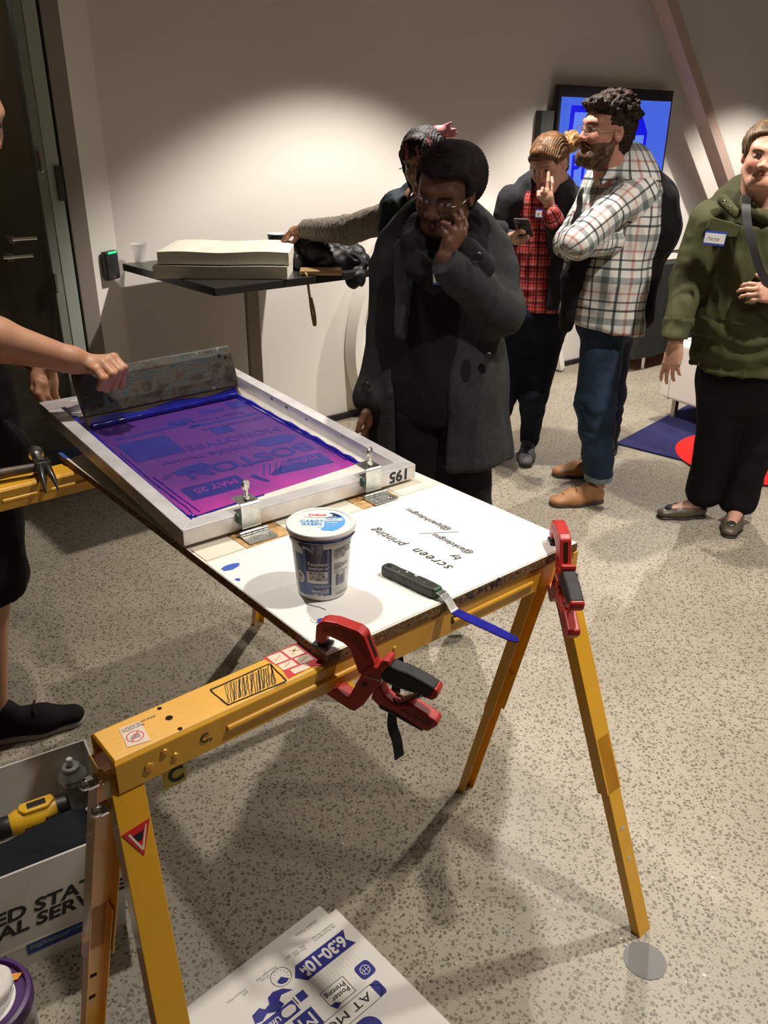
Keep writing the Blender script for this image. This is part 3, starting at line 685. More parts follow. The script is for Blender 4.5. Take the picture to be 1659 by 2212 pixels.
# ink ridges left by the squeegee
ik = MB(); random.seed(9)
def ridge(P, r):
    pts = smoothline([Vector((x, y, zM + .0008)) for x, y in P], 8); ik.tube([p + Vector((random.uniform(-.0008, .0008), 0, 0)) for p in pts], [r * random.uniform(.6, 1.25) for _ in pts], 8)
ridge([(.530, .128), (.531, .3), (.528, .5), (.524, .7), (.52, .80)], .0065); ridge([(.519, .17), (.520, .3), (.515, .5), (.513, .72)], .0022); ridge([(.538, .11), (.548, .09), (.551, .075)], .003)
ridge([(.062, .108), (.058, .25), (.060, .5), (.066, .72)], .004); ridge([(.075, .104), (.078, .15), (.072, .3), (.074, .5)], .0016); ridge([(.092, .116), (.088, .2), (.084, .33)], .0014)
ridge([(.062, .100), (.12, .104), (.25, .113)], .0022); ridge([(.05, .110), (.062, .112), (.078, .10)], .004); ridge([(.060, .10), (.05, .085)], .003)
for c, rx, ry in (((.545, .81), .020, .022), ((.565, .835), .012, .008), ((.055, .78), .02, .06), ((.058, .102), .010, .008)): ik.prism(blob(c, rx, ry, 30, .28), zM, zM + .0016)
ik.build('wet_ink', M_INK, sc, smooth=True)
b = MB()
for y, z, r in ((.52, -.012, .007), (.42, -.015, .004), (.60, -.01, .006), (.25, -.008, .003)): b.prism(blob((y, z), r, r * .5, 12, .4), 0, .0005)
b.build('ink_stain', M_INKD, sc, M=Matrix.Translation((FW - RW - .0006, 0, 0)) @ Matrix(((0, 0, -1, 0), (1, 0, 0, 0), (0, 1, 0, 0), (0, 0, 0, 1))))
MM = Matrix.Translation((.578, -.0006, -.005)) @ Matrix.Rotation(math.pi / 2, 4, 'X') @ Matrix.Rotation(math.pi, 4, 'Z')
text('195', .038, MM, M_PEN, 'marker_number', sc, bold=.0010, sx=1.05)
MB().prism([(.0, .80), (.045, .803), (.048, .79), (.09, .805), (.10, .83), (.075, .835), (.07, .85), (.0, .845)], .0003, .001).build('tape_scrap', mat('duct_tape', (.33, .29, .28), .5, var=.1, vscale=60), sc)
# hinge clamps
def hinge(x0, label):
    M0 = FM @ Matrix.Translation((x0, 0, 0)); o = M0.translation; M2 = Matrix.Translation((o.x, o.y, .862)) @ Matrix.Rotation(fa, 4, 'Z')
    h = thing('hinge_clamp', M2, label, 'hinge clamp', 'galvanised screen hinges')
    zt = .060; w = .044
    b = MB()
    prof = [(-.010, .012), (-.010, zt + .004), (-.006, zt + .008), (.034, zt + .010), (.034, zt + .0075), (-.004, zt + .0055), (-.0075, zt + .002), (-.0075, .012)]
    b.prism(prof, -w / 2, w / 2, Matrix(((0, 0, 1, 0), (1, 0, 0, 0), (0, 1, 0, 0), (0, 0, 0, 1))))
    b.build('bracket', M_STEEL, h, bevel=.0008)
    b = MB().box((0, -.038, .0022), (w * 1.5, .042, .0022)); b.build('hinge_leaf', M_STEEL, h, bevel=.0006)
    b = MB()
    for k in range(5): b.tube([(-w * .75 + k * w * .3 + .0005, -.016, .006), (-w * .75 + (k + 1) * w * .3 - .0005, -.016, .006)], .0052, 12)
    b.build('hinge_knuckle', M_STEEL, h, smooth=True)
    for x in (-.018, .018): MB().lathe([(.0045, .0033), (.003, .0045), (0, .0048)], 12, Matrix.Translation((x, -.045, 0))).build('screw', M_CHROME, h, smooth=True)
    b = MB().tube([(0, .006, zt - .012), (0, .006, zt + .034)], .0042, 12).lathe([(.0042, 0), (.0075, .002), (.0075, .008), (.0042, .010)], 14, Matrix.Translation((0, .006, zt + .010)))
    b.lathe([(0, -.0035), (.011, -.003), (.0125, 0), (.011, .003), (0, .0035)], 20, Matrix.Translation((0, .006, zt + .041)) @ Matrix.Rotation(math.pi / 2, 4, 'X') @ Matrix.Rotation(.5, 4, 'Y'))
    b.build('thumb_screw', M_STEEL, h, smooth=True)
    MB().lathe([(.008, 0), (.011, .003), (.010, .007), (0, .008)], 16, Matrix.Translation((-w / 2 - .002, -.004, zt - .022)) @ Matrix.Rotation(-math.pi / 2, 4, 'Y')).build('pad', mat('green_pad', (.01, .07, .045), .5) if 'green_pad' not in bpy.data.materials else bpy.data.materials['green_pad'], h, smooth=True)
    return h
hinge(.148, 'left galvanised hinge clamp holding the screen, behind the yogurt tub'); hinge(.466, 'right galvanised hinge clamp beside the number 195 on the frame')
# squeegee
sq = thing('squeegee', FM @ Matrix.Translation((.296, .712, zM + .002)) @ Matrix.Rotation(math.radians(3.2), 4, 'Z') @ Matrix.Rotation(math.radians(24), 4, 'X').inverted(), 'ink-stained wooden squeegee standing in the silk screen, held by the printer', 'squeegee')
def sqmat():
    m, t, b = nt('stained_wood'); tc = nd(t, 'ShaderNodeTexCoord'); L = t.links
    mp = nd(t, 'ShaderNodeMapping'); mp.inputs['Scale'].default_value = (9, 9, 18); L.new(tc.outputs['Object'], mp.inputs[0])
    n = nd(t, 'ShaderNodeTexNoise', i_Scale=1.1, i_Detail=10.0, i_Roughness=0.75, i_Distortion=1.2); L.new(mp.outputs[0], n.inputs['Vector'])
    r = ramp(t, n.outputs['Fac'], [(.34, (.012, .011, .010)), (.44, (.055, .042, .030)), (.50, (.11, .085, .06)), (.54, (.035, .075, .085)), (.58, (.045, .035, .028)), (.62, (.16, .15, .13)), (.67, (.30, .28, .24))])
    L.new(r.outputs[0], b.inputs['Base Color']); b.inputs['Roughness'].default_value = .55
    bp = nd(t, 'ShaderNodeBump', i_Strength=.3, i_Distance=.004); L.new(n.outputs['Fac'], bp.inputs['Height']); L.new(bp.outputs[0], b.inputs['Normal']); return m
sqw = .462
b = MB().prism([(-.012, .030), (-.016, .060), (-.017, .125), (-.012, .147), (.006, .150), (.014, .142), (.016, .120), (.015, .060), (.010, .030)], -sqw / 2, sqw / 2, Matrix(((0, 0, 1, 0), (1, 0, 0, 0), (0, 1, 0, 0), (0, 0, 0, 1))))
b.build('handle', sqmat(), sq, bevel=.003)
MB().box((0, -.001, .024), (sqw - .004, .009, .030)).build('blade', mat('olive_blade', (.15, .10, .035), .5, var=.2, vscale=30), sq)
random.seed(4); b = MB(); xs = [-sqw / 2 + .01 + i * (sqw - .02) / 40 for i in range(41)]; tp = [.022 + .005 * math.sin(i * .35) + random.uniform(-.001, .001) for i in range(41)]
b.strip([Vector((x, -.0085 - .001, 0)) for x in xs], [Vector((x, -.0065, z)) for x, z in zip(xs, tp)]); b.strip([Vector((x, -.0065, z)) for x, z in zip(xs, tp)], [Vector((x, -.002, z + .001)) for x, z in zip(xs, tp)])
b.tube([(x, -.004, .004) for x in xs], [.009 + random.uniform(-.0012, .0012) for _ in xs], 10); b.build('ink_coat', M_INK, sq, smooth=True)
for x, z in ((.19, .122), (.208, .115)): MB().lathe([(.005, 0), (0, .0006)], 12, Matrix.Translation((x, -.0172, z)) @ Matrix.Rotation(math.pi / 2, 4, 'X')).build('screw_hole', M_HOLE, sq)
# ================================================================ yogurt tub
tb = thing('yogurt_tub', Matrix.Translation(Vector(at(697, 1272, .8612))) @ Matrix.Rotation(math.radians(-90), 4, 'Z'), 'white and blue yogurt tub with an ink-dripped lid, standing on the board', 'tub')
# local +x of the tub faces the camera
H_ = .138; prof_r = lambda z: .0455 + (.0555 - .0455) * (z / H_)
MB().lathe([(.038, 0), (.0435, .001), (.0455, .004), (prof_r(.108), .108), (.0565, .111), (.0575, .124), (.0570, .128)], 64).build('tub_wall', M_WHITE, tb, smooth=True)
MB().lathe([(.0605, .128), (.0618, .129), (.0618, .1345), (.0605, .1362), (.0535, .1362), (.0530, .1350), (0, .1350)], 64).build('lid', M_WHITE, tb, smooth=True)
def wrapc(a0, z0, off=.0004):
    def fn(co):
        z = z0 + co.y; r = prof_r(z) + off + co.z; a = a0 + co.x / .050
        return Vector((r * math.cos(a), r * math.sin(a), z))
    return fn
def wpatch(a0, a1, z0, z1, m, off=.0003, n=14, parent=None):
    """label patch; a = metres along the girth, 0 = facing camera, + to the right"""
    b = MB(); f = wrapc(0, 0, off); A = [f(Vector((a0 + (a1 - a0) * i / n, z0, 0))) for i in range(n + 1)]; B = [f(Vector((a0 + (a1 - a0) * i / n, z1, 0))) for i in range(n + 1)]
    return b.strip(A, B).build('g', m, tb)
M_LNAVY = mat('label_navy', (.018, .022, .085), .35); M_LBLUE = mat('label_blue', (.14, .20, .42), .4); M_LB2 = mat('label_mid', (.10, .16, .33), .4); M_SKY = mat('label_sky', (.10, .38, .80), .4); M_LBLK = mat('label_black', (.02, .02, .025), .5); M_LGREY = mat('label_grey', (.38, .38, .38), .5); M_LRED = mat('label_red', (.65, .08, .06), .5); M_LGRN = mat('label_green', (.15, .32, .16), .5)
lb = [wpatch(-.029, .021, .012, .108, M_LBLUE, .0002), wpatch(-.050, -.029, .010, .094, M_LB2, .0002), wpatch(-.024, .013, .062, .106, M_LNAVY, .0005), wpatch(-.024, .014, .038, .062, M_WHITE, .0005)]
lb.append(wpatch(.0175, .0205, .012, .108, M_LNAVY, .0006, 4))
def wt(s_, a, z, size, m, bold=0, off=.0008): lb.append(text(s_, size, None, m, parent=tb, bold=bold, thick=.0001, wrap=wrapc(a / .050, z, off)))
wt('Excellent\nsource of', -.021, .0745, .0095, M_WHITE, .0001); wt('PROTEIN\nCALCIUM\nVITAMIN D', -.0200, .0555, .0068, M_LBLK, .0001)
wt('per serving', -.019, .036, .0036, M_LBLK); wt('percent daily value\nfor full nutritional information\nsee side panel', -.008, .0335, .0027, M_WHITE)
wt('Made with', -.013, .025, .0048, M_LBLK); wt('WHOLE\n MILK', -.016, .0185, .0088, M_WHITE, .0002)
cc = [(-.040 + .0105 * math.cos(2 * math.pi * k / 24), .046 + .0125 * math.sin(2 * math.pi * k / 24)) for k in range(24)]
f_ = wrapc(0, 0, .0007); b = MB(); b.add([f_(Vector((x, z, 0))) for x, z in cc] + [f_(Vector((-.040, .046, 0)))], [(k, (k + 1) % 24, 24) for k in range(24)]); lb.append(b.build('g', M_WHITE, tb))
wt('16', -.0475, .0455, .0125, M_LBLK, .0002, .0009); wt('grams of\nprotein', -.0475, .0405, .0032, M_LGREY, 0, .0009)
wt('INGREDIENTS: CULTURED\nPasteurized Whole Milk\nand Cream, Milk Protein\nConcentrate, Live Active\nYogurt Cultures.\nContains Milk.', .0255, .102, .0038, M_LBLK)
wt('MADE IN\nVermont Farmers Co.\nOne Home Farm Way\nMontpelier VT\nU.S.A.\n\nKEEP REFRIGERATED', .0255, .074, .0034, M_LBLK)
for k in range(26):
    a_ = .029 + k * .00088; top = .052 + (.004 if (k // 9) % 2 == 0 else .0) - .0012 * abs((k % 9) - 4)
    if k == 9: continue
    lb.append(wpatch(a_, a_ + random.choice((.0003, .0005, .0006)), .030, top, M_LNAVY, .0006, 1))
for k in range(3):
    b = MB(); c0 = .031 + k * .0115; vs = [f_(Vector((c0 + r * math.cos(2 * math.pi * q / 20), .0215 + r * math.sin(2 * math.pi * q / 20), 0))) for r in (.0046, .0042) for q in range(20)]; b.add(vs, [(q, (q + 1) % 20, 20 + (q + 1) % 20, 20 + q) for q in range(20)]); lb.append(b.build('g', M_LGRN, tb))
wt('Sell by date on lid. Grade A\nLive and active cultures', .029, .0125, .0030, M_LBLK)
merge(lb, 'printed_label')
# lid artwork (drawn in the lid plane, top of the text away from the camera)
LM = Matrix.Rotation(math.radians(90), 4, 'Z'); zl = .1352; li = []
def lp(poly, m, dz=0.0): li.append(MB().prism(poly, zl + dz, zl + dz + .0002).build('g', m, tb, M=LM))
arcp = [(.008, -.030)] + [(.043 * math.cos(a), .043 * math.sin(a) + .001) for a in np.linspace(-1.05, 1.15, 16)] + [(.004, .033)]
lp(arcp, M_SKY); lp([(.005, .018), (.004, .033)] + [(.041 * math.cos(a), .041 * math.sin(a) + .001) for a in np.linspace(1.15, .50, 6)], M_LNAVY, .0002)
lp([(.006, .004), (.038, .006), (.039, .016), (.005, .016)], M_WHITE, .0002)
lp([(-.034 + .030 * (1 + math.cos(a)) * .9, .0275 + .0105 * math.sin(a)) for a in np.linspace(0, 2 * math.pi, 24)[:-1]], M_WHITE, .0004)
for s_, x, y, z_, m, bo in (('CABOT', -.037, -.001, .0125, M_SKY, .0002), ('GREEK', -.034, -.013, .0125, M_SKY, .0002), ('Cabot', -.024, .024, .0125, M_LRED, .0008), ('Strained', .008, .020, .0055, M_WHITE, 0), ('GREEK STYLE\nYOGURT', .008, .0115, .0052, M_LGREY, .0001), ('PLAIN', .011, -.006, .0070, M_WHITE, .0001), ('5% milkfat', .012, -.014, .0040, M_WHITE, 0), ('Smooth', -.004, -.022, .0040, M_SKY, 0)):
    li.append(text(s_, z_, LM @ Matrix.Translation((x, y, zl + .0006)), m, parent=tb, bold=bo, thick=.0001))
lp([(.012 + .010 * math.cos(a), -.028 + .006 * math.sin(a)) for a in np.linspace(0, 2 * math.pi, 20)[:-1]], M_SKY, .0002)
merge(li, 'lid_print')
# ink drips
b = MB(); f3 = wrapc(0, 0, .0022)
dp = [(-.030, .120), (-.0335, .1135), (-.0335, .106), (-.031, .1015), (-.0275, .102), (-.0255, .107), (-.0215, .1075), (-.015, .103), (-.0085, .096), (-.004, .088), (-.0025, .081), (.0015, .0805), (.0035, .090), (.0055, .104), (.0065, .120)]
dx_ = np.linspace(-.0338, .0065, 34); dz_ = np.interp(dx_, [-.0338, -.0330, -.031, -.0278, -.0255, -.0215, -.015, -.0085, -.004, -.0025, .0015, .0035, .0055, .0065], [.113, .105, .1015, .102, .107, .1075, .103, .096, .088, .081, .0805, .090, .104, .116])
for fz in ((1.0, .5), (.5, 0.0)): b.strip([f3(Vector((x, z + (.119 - z) * fz[0], .0022 if z + (.119 - z) * fz[0] > .108 else 0))) for x, z in zip(dx_, dz_)], [f3(Vector((x, z + (.119 - z) * fz[1], .0018 if z + (.119 - z) * fz[1] > .108 else -.0006 * (fz[1] == 0)))) for x, z in zip(dx_, dz_)])
pts = [Vector((.0615 * math.cos(a), .0615 * math.sin(a), .1245)) for a in np.linspace(-.95, 1.35, 36)]
b.tube(pts, [.0008 + .0022 * max(0, math.sin((i + 3) / 40 * math.pi)) * random.uniform(.8, 1.1) for i in range(36)], 8)
b.build('ink_drip', M_INKD, tb, smooth=True)
# ================================================================ spatula
sp_ = thing('offset_spatula', BMX @ Matrix.Translation((.253, .080, 0)) @ Matrix.Rotation(math.radians(-83), 4, 'Z'), 'offset spatula with black handle, blue ink on its blade, overhanging the board', 'spatula')
hp = [(-.072, .008), (-.066, .0125), (-.05, .0135), (-.038, .0118), (-.02, .0132), (-.002, .0125), (.02, .0140), (.040, .0135), (.058, .0120), (.063, .010)]
A = [(x, y) for x, y in hp] + [(x, -y) for x, y in hp[::-1]]
hm = MB().prism(A, .001, .021); hm.build('handle', mat('dirty_black_handle', (.03, .035, .028), .5, var=.5, vscale=60, bump=.2, bscale=120), sp_, bevel=.005, seg=3)
b = MB().lathe([(.0045, .0212), (.0035, .0216), (0, .0215)], 16, Matrix.Translation((-.058, 0, 0))); b.build('hang_hole', M_HOLE, sp_)
random.seed(8); b = MB()
for c, r in (((-.018, .005), .0035), ((.004, .006), .0042), ((-.03, -.004), .0018), ((.03, -.003), .0015)): b.prism(blob(c, r, r * .8, 12, .35), .0208, .0214)
b.build('paint_fleck', mat('pale_paint', (.42, .47, .44), .5), sp_)
MB().box((.058, 0, .011), (.012, .022, .0205)).build('green_paint_band', mat('green_paint', (.01, .10, .03), .4, var=.5, vscale=200), sp_, bevel=.005)
def plate(P, wd, th): 
    b = MB(); P = [Vector(p) for p in P]
    for sgn in (0, 1):
        b.strip([p + Vector((0, -w_, -sgn * th)) for p, w_ in zip(P, wd)], [p + Vector((0, w_, -sgn * th)) for p, w_ in zip(P, wd)])
    b.strip([p + Vector((0, -w_, 0)) for p, w_ in zip(P, wd)], [p + Vector((0, -w_, -th)) for p, w_ in zip(P, wd)]); b.strip([p + Vector((0, w_, 0)) for p, w_ in zip(P, wd)], [p + Vector((0, w_, -th)) for p, w_ in zip(P, wd)])
    return b
plate([(.058, 0, .016), (.075, 0, .015), (.083, 0, .008), (.098, 0, -.008), (.101, 0, -.010)], [.0085, .0085, .009, .0100, .0100], .0014).build('neck', M_STEEL, sp_, bevel=.0003)
random.seed(3)
plate([(.100, 0, -.010), (.125, 0, -.0105), (.15, .001, -.011), (.18, .001, -.011), (.205, .001, -.0115), (.222, .001, -.0115), (.232, .001, -.0118), (.236, 0, -.012)], [.0098, .0105, .0108, .0108, .0104, .0090, .0058, .002], .0022).build('blade', M_INK, sp_, bevel=.0008)
# ================================================================ clamps
CLP = dict(arm=[(-0.0092, 0.0152), (-0.0066, 0.0416), (0.0, .050), (0.0089, 0.0549), (0.0284, 0.0568), (0.0666, 0.0513), (0.0769, 0.0446), (0.096, -0.0034), (0.0925, -0.0178), (0.0768, -0.03), (0.068, -0.0305), (0.0516, 0.0154), (0.0402, 0.022), (0.0137, 0.0286), (0.0117, 0.0224), (0.0097, 0.0142), (-0.0012, 0.0100)],
 body=[(0.0515, -0.077), (0.0768, -0.0202), (0.0873, -0.0086), (0.1029, -0.0073), (.106, .004), (0.1113, 0.0093), (.117, .0105), (0.1199, 0.0088), (0.1217, 0.0017), (0.1081, -0.0155), (0.1066, -0.0392), (0.0909, -0.0615), (0.0767, -0.0878), (0.0603, -0.1049), (0.0512, -0.1036), (0.0112, -0.0860), (.008, -.078), (0.0299, -0.069), (0.050, -0.082)],
 grip=[(0.1012, -0.0212), (0.1217, 0.0017), (0.1353, -0.0022), (0.1505, -0.0037), (0.1674, -0.0086), (0.1992, -0.0205), (0.1915, -0.0361), (0.1733, -0.0414), (0.1462, -0.0396), (0.1117, -0.0338)],
 tip=[(0.1960, -0.0190), (0.2027, -0.0252), (0.2015, -0.0371), (0.1935, -0.0452), (0.1733, -0.0424), (0.1864, -0.0337)],
 low=[(0.0926, -0.057), (0.1048, -0.0417), (0.1119, -0.0593), (0.1312, -0.0715), (0.1603, -0.0638), (0.2015, -0.082), (0.2035, -0.0913), (0.1872, -0.1085), (0.1769, -0.1077), (0.1472, -0.0947), (0.128, -0.0865), (0.1033, -0.0839), (0.0891, -0.072)],
 lowgrip=[(0.1016, -0.0804), (0.1068, -0.0768), (0.1314, -0.0845), (0.1801, -0.1036), (0.1786, -0.1110), (0.1473, -0.1007), (0.128, -0.0935), (0.1034, -0.0879)])
XZ = Matrix(((1, 0, 0, 0), (0, 0, -1, 0), (0, 1, 0, 0), (0, 0, 0, 1)))      # drawing plane xy -> x,z, depth -> -y
def clamp(M, label):
    c = thing('spring_clamp', M, label, 'clamp', 'red clamps on the board corners')
    arm = MB().prism(CLP['arm'], -.012, .012, XZ).build('upper_jaw', M_RED, c, bevel=.003)
    rec = MB()
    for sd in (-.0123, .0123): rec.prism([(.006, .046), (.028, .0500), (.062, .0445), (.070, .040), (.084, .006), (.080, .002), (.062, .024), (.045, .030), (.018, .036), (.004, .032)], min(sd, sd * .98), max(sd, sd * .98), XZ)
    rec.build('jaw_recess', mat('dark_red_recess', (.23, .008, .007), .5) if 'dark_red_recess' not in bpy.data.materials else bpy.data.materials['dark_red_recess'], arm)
    # slot seen on the back of the upper jaw
    p0, p1 = Vector((.0765, 0, .0452)), Vector((.0962, 0, -.003)); d = (p1 - p0).normalized(); nrm = Vector((-d.z, 0, d.x)); nrm = nrm if nrm.x > 0 else -nrm; sl = MB()
    sl.add([p0 + d * .006 + nrm * .0004 + Vector((0, s_ * .0042, 0)) for s_ in (-1, 1)] + [p1 - d * .006 + nrm * .0004 + Vector((0, s_ * .0042, 0)) for s_ in (1, -1)], [(0, 1, 2, 3)]); sl.build('jaw_slot', M_HOLE, arm)
    MB().prism(CLP['body'], -.014, .014, XZ).build('body', M_RED, c, bevel=.003)
    b = MB().lathe([(.0042, 0), (.0042, .0012), (.002, .0016), (0, .0016)], 14, Matrix.Translation((.0789, -.014, -.0461)) @ Matrix.Rotation(math.pi / 2, 4, 'X')); b.build('pivot_rivet', M_BLACKPL, c, smooth=True)
    text('Milwaukee', .0062, Matrix.Translation((.079, -.0146, -.0315)) @ Matrix.Rotation(math.pi / 2, 4, 'X'), M_WHITE, 'lettering', c, shear=.3)
    g = MB().prism(CLP['grip'], -.0135, .0135, XZ).build('upper_grip', M_GRIP, c, bevel=.005, seg=3)
    for x, z in ((.130, -.001), (.142, -.003), (.153, -.0045), (.164, -.0075), (.175, -.0115), (.186, -.0155)):
        rb = MB().add([(x, -.0137, z), (x + .0012, -.0137, z), (x - .008, -.0137, z - .026), (x - .0092, -.0137, z - .026)], [(0, 1, 2, 3)]); rb.build('grip_groove', M_BLACKPL, g); rb = MB().add([(x, .0137, z), (x + .0012, .0137, z), (x - .008, .0137, z - .026), (x - .0092, .0137, z - .026)], [(3, 2, 1, 0)])
        rb.build('grip_groove', M_BLACKPL, g)
    MB().prism(CLP['tip'], -.0142, .0142, XZ).build('grip_tip', M_RED, c, bevel=.005, seg=3)
    MB().prism(CLP['low'], -.012, .012, XZ).build('lower_handle', M_RED, c, bevel=.003)
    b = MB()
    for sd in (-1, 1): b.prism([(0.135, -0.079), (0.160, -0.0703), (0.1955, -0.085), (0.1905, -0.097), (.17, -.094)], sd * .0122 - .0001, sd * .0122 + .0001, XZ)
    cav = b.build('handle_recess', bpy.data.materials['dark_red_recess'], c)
    b = MB()
    for a_, b2 in (((.140, -.079), (.192, -.091)), ((.150, -.074), (.146, -.084)), ((.162, -.073), (.158, -.091)), ((.174, -.078), (.170, -.094)), ((.185, -.083), (.181, -.096))): b.tube([(a_[0], -.0123, a_[1]), (b2[0], -.0123, b2[1])], .0009, 6)
    b.build('handle_rib', M_RED, cav)
    MB().prism(CLP['lowgrip'], -.0125, .0125, XZ).build('lower_grip', M_GRIP, c, bevel=.003)
    b = MB().tube([(.129, -.004, -.066), (.136, -.004, -.070), (.172, -.003, -.047)], .004, 8).tube([(.127, .003, -.062), (.14, .003, -.066), (.172, .003, -.045)], .003, 8); b.build('spring_link', M_CHROME, c, smooth=True)
    b = MB().box((0, 0, .0035), (.030, .026, .006)).box((.0, 0, .010), (.014, .018, .010)); b.build('pad', M_BLACKPL, c, bevel=.002)
    b = MB().box((.012, 0, -.0735), (.026, .022, .006)); b.build('pad', M_BLACKPL, c, bevel=.002)
    return c
pd_ = at(698, 1390, .865); clamp(Matrix.Translation((pd_[0], pd_[1], .8615)) @ Matrix.Rotation(math.radians(-22), 4, 'Z'), 'red clamp with black grip on the near corner of the board, beside the tub')
pd_ = at(1199, 1168, .865); clamp(Matrix.Translation((pd_[0], pd_[1], .8615)) @ Matrix.Rotation(math.radians(-88), 4, 'Z'), 'red clamp on the far right corner of the board, above the sawhorse leg')
# ================================================================ hammer on the far sawhorse
hm_ = thing('claw_hammer', Matrix.Translation((-.850, 1.900, .862)) @ Matrix.Rotation(math.radians(SA + 180 - 8), 4, 'Z') @ Matrix.Scale(1.22, 4), 'old claw hammer lying on the far sawhorse rail', 'hammer')
MB().tube([(.0, 0, 0), (.06, 0, 0), (.12, 0, -.002), (.30, 0, -.004)], [.009, .010, .012, .015], 12).build('handle', mat('worn_hammer_handle', (.10, .07, .04), .5, var=.6, vscale=25), hm_, smooth=True)
b = MB().tube([(0, -.055, .012), (0, -.042, .012), (0, -.040, .010), (0, -.02, .006), (0, 0, .003)], [.015, .0155, .011, .010, .013], 16)
b.build('hammer_face', M_STEEL, hm_, smooth=True)
b = MB().box((-.002, .0, .002), (.030, .032, .022))
for s_ in (-1, 1): b.tube([(s_ * .005, .010, .004), (s_ * .007, .035, .004), (s_ * .010, .060, -.008), (s_ * .012, .080, -.026)], [.009, .008, .0055, .002], 8)
b.build('claw', M_DARKSTEEL, hm_, smooth=True, bevel=.002)
